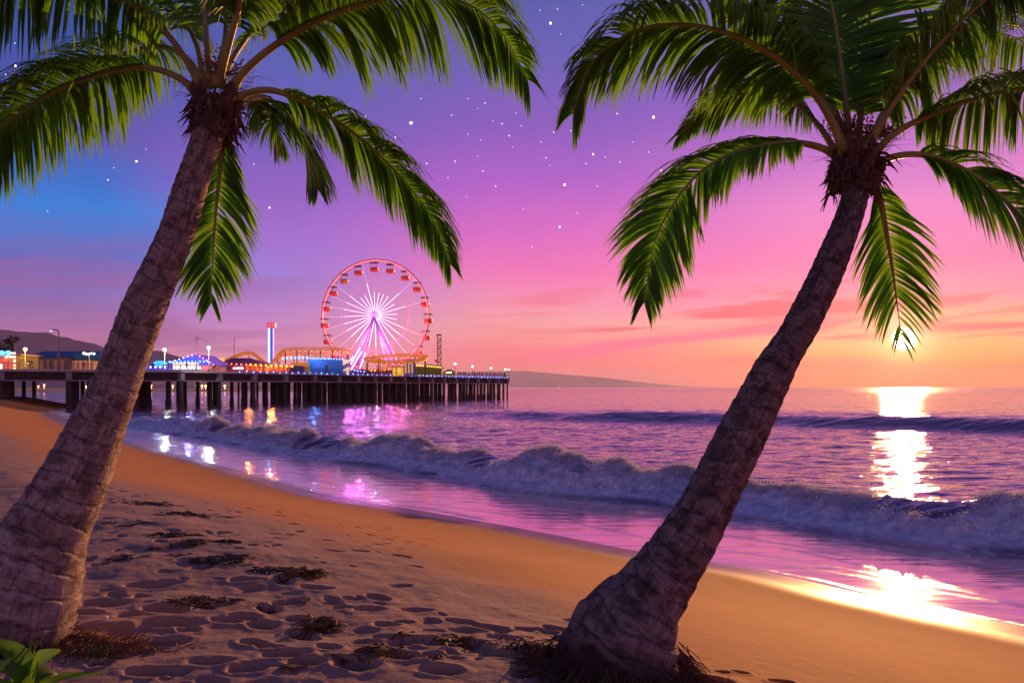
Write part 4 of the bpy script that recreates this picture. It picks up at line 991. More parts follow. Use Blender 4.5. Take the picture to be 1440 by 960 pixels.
lt = empty('lattice_tower', tuple(W(618, 528, 222))); tag(lt, 'bare dark lattice tower standing right of the big wheel', 'tower')
c = W(618, 528, 222); zt = W(618, 471, 222).z; w_ = .55; m = MB()
for sx in (-w_, w_):
    for sy in (-w_, w_): m.bar((c.x + sx, 222 + sy, DECK), (c.x + sx, 222 + sy, zt), .13, 5)
m.build('mast', darksteel, lt)
m = MB(); z_ = DECK + .3; k = 0
while z_ < zt - 1:
    for sy in (-w_, w_):
        m.bar((c.x - w_, 222 + sy, z_), (c.x + w_, 222 + sy, z_), .07, 4)
        m.bar((c.x + (w_ if k % 2 else -w_), 222 + sy, z_), (c.x + (-w_ if k % 2 else w_), 222 + sy, z_ + .9), .06, 4)
    z_ += .9; k += 1
m.build('bracing', darksteel, lt)
m = MB(); m.box((c.x, 222, zt + .05), (1.5, 1.5, .35)); m.build('platform', darksteel, lt); m = MB(); m.box((c.x - .95, 222, DECK + 4.2), (.7, .8, .5)); m.build('equipment_box', darksteel, lt); m = MB(); m.box((c.x + 1.0, 222, DECK + 2.2), (.6, .8, .4)); m.build('equipment_box', darksteel, lt)
at_world(lt)

# ============================================================ BUILDINGS ON THE PIER
def bld(name, x0, x1, ytop, d, depth, material, label, cat, ybase=None, group=None):
    a, b_ = W(x0, 0, d), W(x1, 0, d); zt = W(0, ytop, d).z; root = empty(name, ((a.x + b_.x) / 2, d, DECK))
    m = MB(); m.box(((a.x + b_.x) / 2, d + depth / 2, (DECK + zt) / 2), (b_.x - a.x, depth, zt - DECK), 0, .05); w_o = m.build('wall', material, root)
    tag(root, label, cat, group); return root, a.x, b_.x, zt
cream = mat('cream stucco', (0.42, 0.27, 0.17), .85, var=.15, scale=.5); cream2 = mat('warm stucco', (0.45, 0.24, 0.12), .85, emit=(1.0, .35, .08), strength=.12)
blue = mat('blue metal roof', (0.02, 0.15, 0.30), .5, var=.2, scale=.5)
def windows(root, x0, x1, n_, z0, z1, y_, material, wfrac=.6, name='window'):
    for k in range(n_):
        cx = x0 + (k + .5) * (x1 - x0) / n_; m = MB(); m.box((cx, y_ - .06, (z0 + z1) / 2), ((x1 - x0) / n_ * wfrac, .1, z1 - z0), 0, .02); m.build(name, material, root)
glass = mat('dark window glass', (0.05, 0.05, 0.07), .15)
# cream hall with blue roof
r_, xa, xb, zt = bld('exhibition_hall', 37, 100, 502.5, 160, 9, cream, 'long cream hall under a blue roof behind the landward railing', 'building')
m = MB(); zr = W(0, 493.5, 164).z; m.poly([(xa + .3, 160 - .3, zt + .02), (xb + 5, 160 - .3, zt + .02), (xb + 5, 165, zr), (xa + .3, 165, zr)]); m.poly([(xa + .3, 165.2, zr), (xb + 5, 165.2, zr), (xb + 5, 170, zt), (xa + .3, 170, zt)])
m.poly([(xa + .3, 159.7, zt + .02), (xa + .3, 165, zr), (xa + .3, 165.2, zr), (xa + .3, 170, zt)]); m.poly([(xb + 5, 159.7, zt + .02), (xb + 5, 165, zr), (xb + 5, 165.2, zr), (xb + 5, 170, zt)])
m.build('roof', blue, r_)
windows(r_, xa + 1, xb - 1, 5, DECK + .3, DECK + 2.3, 160, cream2, .35, 'door')
at_world(r_)
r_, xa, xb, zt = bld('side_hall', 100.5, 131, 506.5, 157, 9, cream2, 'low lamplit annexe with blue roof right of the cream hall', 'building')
m = MB(); m.box(((xa + xb) / 2 + .5, 162, zt + .85), (xb - xa + 1.5, 8.6, 1.6), 0, .3); m.build('roof', blue, r_)
windows(r_, xa + .5, xb - .3, 4, DECK + .4, DECK + 2.2, 157, mat('pink lit window', (.4, .2, .15), .5, emit=(1.0, .3, .15), strength=.35), .5)
at_world(r_)
# glass fronted bright stall at the far left
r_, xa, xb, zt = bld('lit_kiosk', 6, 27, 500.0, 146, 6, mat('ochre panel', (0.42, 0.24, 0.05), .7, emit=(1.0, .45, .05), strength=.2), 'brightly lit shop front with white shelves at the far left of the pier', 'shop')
wl = mat('bright window', (.7, .6, .5), .5, emit=(1.0, .80, .55), strength=2.2)
for z0, z1 in ((DECK + .1, DECK + .5), (DECK + .75, DECK + 1.15), (DECK + 1.5, DECK + 2.0), (DECK + 2.3, DECK + 2.8), (DECK + 3.0, DECK + 3.3)): windows(r_, xa + .1, xb - .6, 5, z0, z1, 146, wl, .8)
m = MB(); m.box(((xa + xb) / 2, 149, zt + .15), (xb - xa + 1.2, 7.2, .3), 0, .05); m.build('roof', mat('kiosk roof', (.5, .3, .1), .6), r_)
at_world(r_)
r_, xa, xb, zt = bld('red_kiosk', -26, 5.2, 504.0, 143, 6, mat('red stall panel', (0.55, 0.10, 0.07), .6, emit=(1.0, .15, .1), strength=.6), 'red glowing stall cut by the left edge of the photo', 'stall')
windows(r_, xa + .3, xb - .2, 8, DECK + 0.1, DECK + 1.1, 143, wl, .85)
m = MB(); m.poly([(xa - .3, 142.6, zt), (xb + .3, 142.6, zt), (xb - 1.2, 146, zt + 1.5), (xa + .5, 146, zt + 1.5)]); m.poly([(xa - .3, 149.4, zt), (xa + .5, 146.02, zt + 1.5), (xb - 1.2, 146.02, zt + 1.5), (xb + .3, 149.4, zt)]); m.build('roof', mat('orange awning', (.6, .2, .05), .6, emit=(1, .25, .05), strength=.3), r_)
at_world(r_)
for px_, lb in ((2.5, 'blue globe light on a post, nearer the left edge of the photo'), (11.5, 'blue globe light on a post above the bright shop front')):
    p = W(px_, 496, 144); r_ = empty('globe_light', (p.x, 144, DECK)); tag(r_, lb, 'lamp', 'blue globe lights')
    m = MB(); m.bar((p.x, 144, DECK), (p.x, 144, p.z - .3), .07, 6); m.build('post', steel, r_); m = MB(); m.ball(p, .42, 12); m.build('globe', mat('blue globe', (.1, .3, .6), .3, emit=(.05, .42, 1.0), strength=3.5), r_, True); at_world(r_)

# arcade with the blue gable
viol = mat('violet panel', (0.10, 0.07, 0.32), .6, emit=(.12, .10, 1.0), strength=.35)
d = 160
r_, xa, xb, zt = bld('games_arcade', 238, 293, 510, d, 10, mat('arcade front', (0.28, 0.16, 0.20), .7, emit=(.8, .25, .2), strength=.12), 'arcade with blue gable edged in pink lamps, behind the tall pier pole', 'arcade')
ap = W(276, 498, d); el_, er_ = W(228, 513, d), W(300, 513, d); m = MB()
fr_ = [(el_.x, d - .6, el_.z), (er_.x, d - .6, er_.z), (ap.x, d - .6, ap.z)]; bk_ = [(p[0], d + 10, p[2]) for p in fr_]
m.poly(fr_); m.poly(bk_[::-1]); m.quad(fr_[0], fr_[2], bk_[2], bk_[0]); m.quad(fr_[2], fr_[1], bk_[1], bk_[2]); m.quad(fr_[1], fr_[0], bk_[0], bk_[1]); m.build('gable', viol, r_)
string('lamp_string', [(228, 512.5), (276, 497.5)], d - .8, mat('lilac lamp string', (.4, .3, .6), .4, emit=(.5, .42, 1.0), strength=5), r_, .85, .14); string('lamp_string', [(276, 497.5), (300, 512.5)], d - .8, ep, r_, .75, .16)
string('lamp_string', [(238, 508.8), (262, 508.6), (292, 508)], d - .9, ecy, r_, .7, .16)
m = MB(); c = W(261, 512.3, d - .75); m.box((c.x, d - .75, c.z), (5.2, .15, .75), 0, .05); m.build('fascia_sign', mat('sign glow', (.6, .5, .3), .5, emit=(1, .7, .3), strength=.7), r_)
windows(r_, W(243, 0, d).x, W(283, 0, d).x, 10, DECK + .55, DECK + 1.15, d - .02, ewb if False else mat('counter light', (.6, .6, .7), .4, emit=(.75, .88, 1.0), strength=3.5), .6)
windows(r_, W(284, 0, d).x, W(293, 0, d).x, 3, DECK + .4, DECK + 1.2, d - .02, mat('red counter light', (.6, .1, .1), .4, emit=(1, .1, .1), strength=2.0), .7)
at_world(r_)
# low blue and violet stall left of it
r_, xa, xb, zt = bld('snack_stall', 205, 232, 514, 157, 6, viol, 'low violet stall with white and blue lamps left of the arcade gable', 'stall')
string('lamp_string', [(205, 516), (232, 516)], 156.7, mat('lavender lamp string', (.4, .3, .6), .4, emit=(.7, .6, 1.0), strength=6), r_, .9, .16)
m = MB(); c = W(225, 511.5, 157); m.ball((c.x, 157, c.z), 1.05, 10, (1.5, .6, .6)); m.build('lit_dome', mat('blue dome', (.05, .3, .6), .5, emit=(.03, .4, 1.0), strength=1.6), r_, True)
m = MB(); m.box(((xa + xb) / 2, 160, zt + .12), (xb - xa + .8, 7, .24)); m.build('roof', viol, r_)
at_world(r_)
# red lit hall with violet roof
d = 172
r_, xa, xb, zt = bld('bumper_hall', 296, 408, 513, d, 12, mat('maroon wall', (0.22, 0.05, 0.08), .7, var=.3, scale=.5), 'long dark red hall with violet roof and amber lamps under the coaster', 'building')
zr = W(0, 503, d + 2).z; x1_, x2_ = W(312, 0, d).x, W(365, 0, d).x; m = MB()
m.poly([(x1_ - 1, d - .5, zt), (x2_ + 1.5, d - .5, zt), (x2_ - 3, d + 3, zr), (x1_ + 1, d + 3, zr)]); m.poly([(x1_ - 1, d + 10, zt), (x1_ + 1, d + 3.02, zr), (x2_ - 3, d + 3.02, zr), (x2_ + 1.5, d + 10, zt)]); m.poly([(x1_ - 1, d - .5, zt), (x1_ + 1, d + 3, zr), (x1_ - 1, d + 10, zt)]); m.poly([(x2_ + 1.5, d - .5, zt), (x2_ - 3, d + 3, zr), (x2_ + 1.5, d + 10, zt)])
m.build('roof', mat('violet roof', (0.15, 0.06, 0.20), .6, var=.2, scale=1), r_)
string('lamp_string', [(298, 511), (350, 512.5), (408, 514.5)], d - .8, er, r_, 1.0, .17); string('lamp_string', [(352, 512.7), (380, 514), (411, 515)], d - .9, eo, r_, 1.0, .20)
m = MB(); c = W(309, 506, d - .3); m.box((c.x, d - .3, c.z), (1.6 * 1.2, .4, .8), 0, .05); m.build('sign_panel', mat('amber sign', (.5, .3, .1), .5, emit=(1, .4, .03), strength=1.3), r_)
m = MB(); c = W(336, 517.5, d); m.box((c.x, d - .1, c.z), (2.4, .12, .35), 0); m.build('strip_light', mat('pink strip light', (.6, .5, .6), .4, emit=(1, .65, .9), strength=6), r_)
windows(r_, W(345, 0, d).x, W(405, 0, d).x, 9, DECK + .5, DECK + 1.7, d, mat('orange doorway glow', (.3, .1, .02), .6, emit=(1.0, .16, .02), strength=.5), .6, 'doorway')
at_world(r_)
# ochre awnings and cyan lamps
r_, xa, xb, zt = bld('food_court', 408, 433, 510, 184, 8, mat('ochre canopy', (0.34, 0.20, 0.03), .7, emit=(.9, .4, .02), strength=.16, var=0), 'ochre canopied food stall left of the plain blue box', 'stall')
string('lamp_string', [(398, 503.5), (415, 503), (432, 502.5)], 186, ecy, r_, .8, .24); string('lamp_string', [(405, 515), (412, 515.5)], 183.6, eo, r_, .8, .18)
windows(r_, xa + .2, xb - .2, 4, DECK + .3, DECK + 1.5, 184, mat('dim amber doorway', (.2, .1, .02), .7, emit=(1, .3, .02), strength=.3), .6, 'doorway')
at_world(r_)
# blue box
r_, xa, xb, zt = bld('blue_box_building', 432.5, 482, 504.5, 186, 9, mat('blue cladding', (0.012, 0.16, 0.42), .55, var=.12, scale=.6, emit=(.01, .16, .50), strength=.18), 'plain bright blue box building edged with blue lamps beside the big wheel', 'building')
string('lamp_string', [(433, 503.8), (481, 505)], 185.6, ecy, r_, .6, .13)
m = MB(); c = W(459, 522, 186); m.box((c.x, 185.9, DECK + 1.1), (.5, .15, 2.1), 0, .02); m.build('door', mat('navy door', (0.01, 0.05, 0.12), .5), r_)
at_world(r_)
# yellow ticket booth, shed and green tents right of the wheel
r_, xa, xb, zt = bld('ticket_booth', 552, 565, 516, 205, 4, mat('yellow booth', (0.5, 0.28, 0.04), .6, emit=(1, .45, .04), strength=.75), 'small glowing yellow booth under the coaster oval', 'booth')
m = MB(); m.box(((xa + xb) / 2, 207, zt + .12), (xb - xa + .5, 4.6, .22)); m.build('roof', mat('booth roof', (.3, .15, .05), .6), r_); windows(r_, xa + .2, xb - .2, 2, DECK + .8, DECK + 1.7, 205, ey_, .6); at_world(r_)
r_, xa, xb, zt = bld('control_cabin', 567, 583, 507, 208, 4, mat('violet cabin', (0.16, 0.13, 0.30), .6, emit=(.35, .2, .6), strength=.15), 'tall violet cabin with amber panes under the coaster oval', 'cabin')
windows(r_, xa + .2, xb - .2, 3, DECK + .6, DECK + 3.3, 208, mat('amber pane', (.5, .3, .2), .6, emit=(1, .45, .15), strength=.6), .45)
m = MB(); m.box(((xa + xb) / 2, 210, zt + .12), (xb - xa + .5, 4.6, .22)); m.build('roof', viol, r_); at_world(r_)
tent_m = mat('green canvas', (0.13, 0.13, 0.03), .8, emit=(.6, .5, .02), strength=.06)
def tent(px0, px1, ytop, yeave, d, label):
    a, b_ = W(px0, 0, d), W(px1, 0, d); ze = W(0, yeave, d).z; zt = W(0, ytop, d).z; cx = (a.x + b_.x) / 2; r_ = empty('marquee', (cx, d, DECK)); tag(r_, label, 'tent', 'green marquees near the end of the pier')
    m = MB(); cs = [(a.x, d - 2), (b_.x, d - 2), (b_.x, d + 2), (a.x, d + 2)]
    for i in range(4):
        j = (i + 1) % 4; m.poly([(cs[i][0], cs[i][1], ze), (cs[j][0], cs[j][1], ze), (cx + (cs[j][0] - cx) * .25, d, zt), (cx + (cs[i][0] - cx) * .25, d, zt)]) if i % 2 == 0 else m.poly([(cs[i][0], cs[i][1], ze), (cs[j][0], cs[j][1], ze), (cx + (cs[i][0] - cx) * .25, d, zt)])
        m.quad((cs[i][0], cs[i][1], DECK + .2), (cs[j][0], cs[j][1], DECK + .2), (cs[j][0], cs[j][1], ze - .01), (cs[i][0], cs[i][1], ze - .01))
    m.build('canopy', tent_m, r_); return r_
r_ = tent(584, 622, 512, 516, 214, 'long green marquee with a row of yellow lamps below the lattice tower'); string('lamp_string', [(586, 513.6), (600, 514.5), (619, 516.3)], 211.8, mat('yellow lamps', (.5, .3, .05), .4, emit=(1, .55, .05), strength=2.6), r_, .55, .19); at_world(r_)
r_ = tent(623, 641, 519, 523.5, 226, 'small green marquee with two dots of light at the end of the row'); string('festoon_lamp', [(628, 523.6), (634, 523.2)], 223.7, ew, r_, .9, .12); at_world(r_)

# ============================================================ LAMPS, POLES
def street_lamp(px, ytop, d, label, mat_l=ew, kind='globe', r_=.24, arm=0.0, cat='street lamp', group=None, ppm=None):
    p = W(px, ytop, d); root = empty('street_lamp', (p.x, d, DECK)); tag(root, label, cat, group)
    m = MB(); pm = ppm or darksteel
    if kind == 'hook':
        pts = [(p.x, d, DECK), (p.x, d, p.z - .5)]
        for i in range(1, 7): a = math.pi / 2 * i / 6; pts.append((p.x - .5 * (1 - math.cos(a)), d, p.z - .5 + .5 * math.sin(a)))
        pts.append((p.x - arm, d, p.z + .02)); m.tube(pts, [.17] + [.12] * (len(pts) - 2) + [.07], 8); m.build('pole', pm, root, True)
        hd = MB(); hd.ball((p.x - arm - .25, d, p.z - .05), .36, 10, (1.2, .6, .4)); h_ = hd.build('lamp_head', steel, root, True)
        b_ = MB(); b_.ball((p.x - arm - .3, d, p.z - .17), .26, 8, (1.1, .6, .4)); b_.build('bulb', mat_l, h_, True)
    else:
        m.tube([(p.x, d, DECK), (p.x, d, DECK + .5), (p.x, d, DECK + .52), (p.x, d, p.z - r_)], [.14, .13, .08, .06], 8); m.build('pole', pm, root, True)
        b_ = MB(); b_.ball(p, r_, 10); b_.build('globe', mat_l, root, True)
    at_world(root); return root
pink = mat('pink lit pole', (0.35, 0.16, 0.13), .6); yel = mat('amber lit pole', (0.4, 0.3, 0.12), .6)
street_lamp(82.5, 463.5, 141, 'tall hooked street lamp in front of the cream hall', mat('pale lamp', (.6, .6, .6), .4, emit=(1, .75, .7), strength=2.5), 'hook', arm=1.0, ppm=pink)
street_lamp(35.5, 491, 140, 'short street lamp with a warm orange glow near the far left', mat('orange globe', (.6, .3, .1), .4, emit=(1, .5, .18), strength=12), r_=.30, ppm=yel)
street_lamp(231.5, 491.5, 150, 'white flood lamp on a pole just right of the left palm trunk', ewb, r_=.30, ppm=yel)
root = empty('floodlight_mast', tuple(W(125, 520, 152))); tag(root, 'mast with a row of white floodlights left of the leaning palm trunk', 'floodlight')
p = W(125, 497.5, 152); m = MB(); m.bar((p.x, 152, DECK), (p.x, 152, p.z), .08, 6); m.build('pole', steel, root); m = MB(); m.bar((p.x - .9, 152, p.z), (p.x + 1.1, 152, p.z), .05, 5); m.build('crossbar', steel, root)
for e in (-.85, -.4, .05, .5, 1.05): m = MB(); m.ball((p.x + e, 151.85, p.z + random.uniform(-.05, .12)), random.uniform(.13, .22), 8); m.build('floodlight', ewb, root, True)
at_world(root)
root = empty('mast', tuple(W(276.5, 528, 150))); tag(root, 'tall thin mast whose curved arm reaches to a white lamp before the arcade gable', 'mast')
p = W(276.5, 472, 150); m = MB(); m.tube([(p.x, 150, DECK), (p.x, 150, p.z)], [.11, .06], 6); m.bar((p.x - .5, 150, p.z - .55), (p.x + .4, 150, p.z - .55), .05, 4)
m.build('pole', darksteel, root)
q = W(293.5, 483, 150); m = MB(); m.tube([tuple(W(a, b_, 150)) for a, b_ in ((276.5, 475.5), (282, 476.8), (288, 479), (292, 481), (293.5, 483.5))], .05, 5); m.build('arm', darksteel, root); at_world(root)
street_lamp(293.5, 489, 150, 'white flood lamp on a pole at the tip of the arcade gable', ewb, r_=.30, ppm=pink)
root = empty('flagpole', tuple(W(329.5, 528, 176))); tag(root, 'bare thin pole above the violet roof, left of the coaster hump', 'pole'); p = W(329.5, 474, 176); m = MB(); m.tube([(p.x, 176, DECK), (p.x, 176, p.z)], [.12, .05], 6); m.build('pole', darksteel, root); m = MB(); m.box((p.x, 176, p.z - 2.6), (.2, .2, 2.0)); m.build('sleeve', darksteel, root); at_world(root)
wl2 = mat('pier lamp', (.6, .6, .6), .4, emit=(1.0, .80, .78), strength=14)
for px_, yy_, lb in ((640, 511.5, 'white globe lamp beside the small green marquee, first of the end lamps'), (664.5, 515.3, 'white globe lamp, second from the marquee at the end of the pier'), (690.5, 517.6, 'white globe lamp, third from the marquee at the end of the pier'), (710.5, 519.2, 'larger left globe of the close pair at the pier tip'), (715.5, 519.4, 'smaller right globe of the close pair at the pier tip')):
    t = next(tt for tt in np.arange(60, LBC, .25) if along(tt).x / along(tt).y * F + 720 >= px_) if px_ < 714 else LBC - .4
    pp = along(t) + nrm_in(t) * 2.5; street_lamp(px_, yy_, pp.y + (4 if px_ > 714 else 0), lb, wl2, r_=.26 if px_ < 714 else .20, group='globe lamps along the end of the pier')

# far shore lamps seen under the deck
root = None
lm = mat('far lamp', (.5, .3, .1), .4, emit=(1, .45, .12), strength=10)
for k, (px_, py_) in enumerate([(54, 543), (62, 541.5), (121, 543), (209, 542.5), (213, 542), (243, 542.5), (250, 542.6), (276, 542.3), (284, 542.5), (289, 542.6), (308, 542.2), (316, 542.6), (347, 543)]):
    p = W(px_, py_, 700); m = MB(); m.ball(p, random.uniform(.5, .9), 6); m.bar((p.x, 700, 1.5), (p.x, 700, p.z - .2), .12, 4); o = m.build('shore_lamp', lm); tag(o, 'tiny warm lamp on the far beach seen through the pier piles', 'lamp', 'warm lamps along the far beach')

# ============================================================ FAR PALMS
def fan_palm(px, py, d, label, r_):
    p = W(px, py, d); root = empty('fan_palm', (p.x, d, 1.5)); tag(root, label, 'palm tree', 'fan palms before the hills')
    m = MB(); m.tube([(p.x + .2, d, 1.0), (p.x, d, p.z)], [.32, .2], 7); m.build('trunk', dark, root, True); rs = np.random.default_rng(int(px)); m = MB()
    for k in range(46):
        v_ = rs.normal(0, 1, 3); v_[2] = v_[2] * .7 + .1; v_ /= np.linalg.norm(v_); c = np.array(p); e = c + v_ * r_ * rs.uniform(.7, 1.1)
        sd = np.cross(v_, rs.normal(0, 1, 3)); sd /= np.linalg.norm(sd)
        for j in range(-3, 4):
            t_ = e + sd * j * r_ * .13 - np.array([0, 0, .12 * abs(j) * r_]); m.poly([tuple(c + v_ * r_ * .35), tuple(e * .6 + c * .4 + sd * (j + .4) * r_ * .07), tuple(t_), tuple(e * .6 + c * .4 + sd * (j - .4) * r_ * .07)])
    m.build('crown', mat('dark fan leaf', (0.035, 0.045, 0.015), .8), root); at_world(root)
fan_palm(6, 484, 182, 'nearer bushy fan palm before the hills, at the left edge', 2.3); fan_palm(18, 478.5, 190, 'slimmer fan palm before the hills, right one of the pair', 1.8)

# ============================================================ PEOPLE ON THE PIER
def person_mesh(name, pose, material):
    J = {'pel': (0, 0, .95), 'che': (0, 0, 1.32), 'nec': (0, 0, 1.48), 'hea': (0, -.01, 1.60), 'top': (0, 0, 1.72)}
    st = {'stand': .08, 'walk': .26, 'lean': .05}[pose]
    for s_, n_ in ((-1, 'l'), (1, 'r')):
        J['hip' + n_] = (.10 * s_, 0, .90); J['kne' + n_] = (.12 * s_, -.03 + st * s_ * .6, .50); J['ank' + n_] = (.12 * s_, st * s_, .08); J['toe' + n_] = (.13 * s_, st * s_ - .14, .04)
        J['sho' + n_] = (.19 * s_, 0, 1.42); J['elb' + n_] = (.26 * s_, .04 - st * s_ * .4, 1.15) if pose != 'lean' else (.26 * s_, -.15, 1.18)
        J['wri' + n_] = (.24 * s_, -.06 - st * s_ * .6, .90) if pose != 'lean' else (.18 * s_, -.38, 1.12); J['han' + n_] = tuple(np.array(J['wri' + n_]) + (0, -.03, -.08))
    R_ = dict(pel=.15, che=.16, nec=.06, hea=.10, top=.075, hip=.10, kne=.065, ank=.045, toe=.04, sho=.07, elb=.05, wri=.035, han=.04)
    names = list(J); E = [('pel', 'che'), ('che', 'nec'), ('nec', 'hea'), ('hea', 'top')]
    for n_ in 'lr': E += [('pel', 'hip' + n_), ('hip' + n_, 'kne' + n_), ('kne' + n_, 'ank' + n_), ('ank' + n_, 'toe' + n_), ('che', 'sho' + n_), ('sho' + n_, 'elb' + n_), ('elb' + n_, 'wri' + n_), ('wri' + n_, 'han' + n_)]
    me = bpy.data.meshes.new(name); me.from_pydata([J[n_] for n_ in names], [(names.index(a), names.index(b_)) for a, b_ in E], [])
    o = bpy.data.objects.new(name, me); col.objects.link(o); o.modifiers.new('skin', 'SKIN'); me.skin_vertices.new() if not me.skin_vertices else None
    for i, n_ in enumerate(names): rr_ = R_[n_[:3]]; me.skin_vertices[0].data[i].radius = (rr_, rr_ * .8)
    me.skin_vertices[0].data[0].use_root = True
    sb = o.modifiers.new('sub', 'SUBSURF'); sb.levels = 1; sb.render_levels = 1
    dg = bpy.context.evaluated_depsgraph_get(); m2 = bpy.data.meshes.new_from_object(o.evaluated_get(dg)); bpy.data.objects.remove(o)
    m2.materials.clear(); m2.materials.append(material); return m2
cl = [mat('dark clothing', (0.03, 0.02, 0.03), .9), mat('maroon clothing', (0.12, 0.03, 0.04), .9), mat('blue grey clothing', (0.09, 0.09, 0.14), .9)]
pm = {(k, i): person_mesh('person', k, cl[i]) for k in ('stand', 'walk', 'lean') for i in range(3)}
def person(px, off, pose, ci, rz, label, group=None):
    lo, hi = -LAB, LBC - .3; 
    for _ in range(50):
        mdl = (lo + hi) / 2; q = along(mdl) + nrm_in(mdl) * off
        if q.x / q.y * F + 720 < px: lo = mdl
        else: hi = mdl
    o = bpy.data.objects.new('person', pm[(pose, ci)]); col.objects.link(o); o.location = (q.x, q.y, DECK + .003); o.rotation_euler = (0, 0, rz); o.scale = (1, 1, random.uniform(.94, 1.06))
    tag(o, label, 'person', group); return o
person(44.5, 1.2, 'stand', 0, .4, 'person in dark clothes at the railing beside the orange street lamp'); person(41.0, 1.6, 'lean', 0, 2.6, 'person bending at the railing left of the taller dark figure')
person(69.5, 1.3, 'lean', 0, 1.9, 'person leaning at the railing left of the hooked lamp'); person(118, 2.0, 'walk', 2, 1.5, 'person in grey walking by the annexe left of the palm trunk')
for k, px_ in enumerate([212, 238, 262, 301, 318, 345, 372, 395, 421, 513, 545, 575]): person(px_ + random.uniform(-3, 3), random.uniform(1.2, 4), random.choice(['stand', 'walk']), random.randrange(3), random.uniform(0, 6.28), 'small dark figure on the deck in front of the fairground stalls', 'people strolling along the fairground deck')
for k in range(20): person(645 + k * 3.7 + random.uniform(-1.2, 1.2), random.uniform(.7, 2.5), random.choice(['stand', 'walk', 'lean']), random.randrange(3), random.uniform(0, 6.28), 'tiny dark figure at the railing near the end of the pier', 'people along the end railing of the pier')

# ============================================================ FAR BOAT
bt = empty('fishing_boat', tuple(W(787, 543.6, 2600))); bt.location.z = 0; tag(bt, 'tiny pale boat on the horizon right of the pier', 'boat'); c = W(787, 544, 2600)
m = MB(); hull = [(-6, 0), (-5.4, 1.3), (3, 1.5), (6.5, 0)]
top_ = [(c.x + a, 2600 + b_, 1.6 + max(0, a - 2) * .12) for a, b_ in hull] + [(c.x + a, 2600 - b_, 1.6 + max(0, a - 2) * .12) for a, b_ in hull[::-1][1:-1]]
bot_ = [(c.x + (p[0] - c.x) * .85, 2600 + (p[1] - 2600) * .6, -.3) for p in top_]; n0 = len(top_); m.poly(top_); m.poly(bot_[::-1])
for i in range(n0): m.quad(bot_[i], bot_[(i + 1) % n0], top_[(i + 1) % n0], top_[i])
m.build('hull', mat('white hull', (.75, .72, .72), .5), bt); m = MB(); m.box((c.x - 1, 2600, 2.7), (3.5, 2, 2.1), 0, .15); m.build('wheelhouse', mat('lit wheelhouse', (.7, .6, .5), .5, emit=(1, .85, .7), strength=1.5), bt); at_world(bt)

# point lights added by the wheel, lamps and strings to colour the water
def lamp(p, colr, w, r_=.25):
    l = bpy.data.lights.new('reflection_light', 'POINT'); l.energy = w; l.color = colr; l.shadow_soft_size = r_; o = bpy.data.objects.new('reflection_light', l); col.objects.link(o); o.location = p
for px_, py_, c_, w_ in ((468, 500, (.35, .12, 1), 1900), (490, 480, (.8, .12, 1), 3000), (506, 474, (1, .12, .85), 2700), (528, 478, (.75, .4, 1), 2200), (550, 474, (1, .12, .75), 2700), (566, 485, (1, .14, .5), 3200), (585, 500, (1, .25, .2), 2600), (530, 505, (1, .12, .7), 2600)):
    lamp(W(px_, py_, DW - 7), c_, w_)
for px_, py_, d_2, c_, w_ in ((231.5, 491.5, 149.4, (.9, .95, 1), 900), (293.5, 489, 149.4, (.9, .95, 1), 900), (35.5, 491, 139.4, (1, .5, .2), 700), (350, 510, 168, (1, .25, .04), 1300), (380, 512, 168, (1, .35, .04), 1500), (405, 513, 178, (1, .3, .04), 1200), (265, 508, 156, (.3, .3, 1), 600), (440, 500, 184, (.1, .3, 1), 700)):
    lamp(W(px_, py_, d_2), c_, w_)
# ============================================================ STARS
sm = {}
def starmat(kind):
    if kind not in sm:
        c = {'w': (0.9, 0.93, 1.0), 'p': (1.0, 0.72, 0.86)}[kind[0]]; sm[kind] = mat('star glow', c, 1.0, emit=c, strength={'1': 6.0, '2': 2.6, '3': 1.6}[kind[1]])
    return sm[kind]
DS = 16000.0
star_me = {}
def star(px, py, r_, kind, label, group=None):
    p = W(px, py, DS / math.sqrt(1 + ((px - 720) / F) ** 2))
    key = (kind,)
    if key not in star_me:
        m = MB(); m.ball((0, 0, 0), 1.0, 10); o = m.build('star', starmat(kind), None, True); star_me[key] = o.data; col.objects.unlink(o); bpy.data.objects.remove(o)
    o = bpy.data.objects.new('star', star_me[key]); col.objects.link(o); o.location = p; sc_ = 1.05 * r_ * DS / F; o.scale = (sc_, sc_, sc_)
    tag(o, label, 'star', group)
bright = [(578, 173, 1.7, 'w1', 'brightest star, just right of the big drooping frond tips of the left palm'), (774, 33, 1.4, 'w1', 'bright white star high in the gap between the two palm crowns'), (919, 165, 1.5, 'w1', 'bright star under the upper left frond of the right palm'),
          (794, 260, 1.3, 'w1', 'bright star low in the violet sky, midway between the palms'), (22, 93, 1.2, 'w1', 'bright star in the blue sky near the upper left edge'), (787, 319, 1.0, 'p1', 'lowest bright star above the pink band of sky'), (834, 217, 1.1, 'p1', 'pinkish star left of the lower frond of the right palm'),
          (192, 227, 1.0, 'w1', 'star in the gap between the left palm fronds and its trunk'), (379, 292, .9, 'p1', 'star just right of the hanging frond of the left palm'), (190, 91, .9, 'w1', 'star peeping above the long left frond of the left palm')]
for a in bright: star(*a)
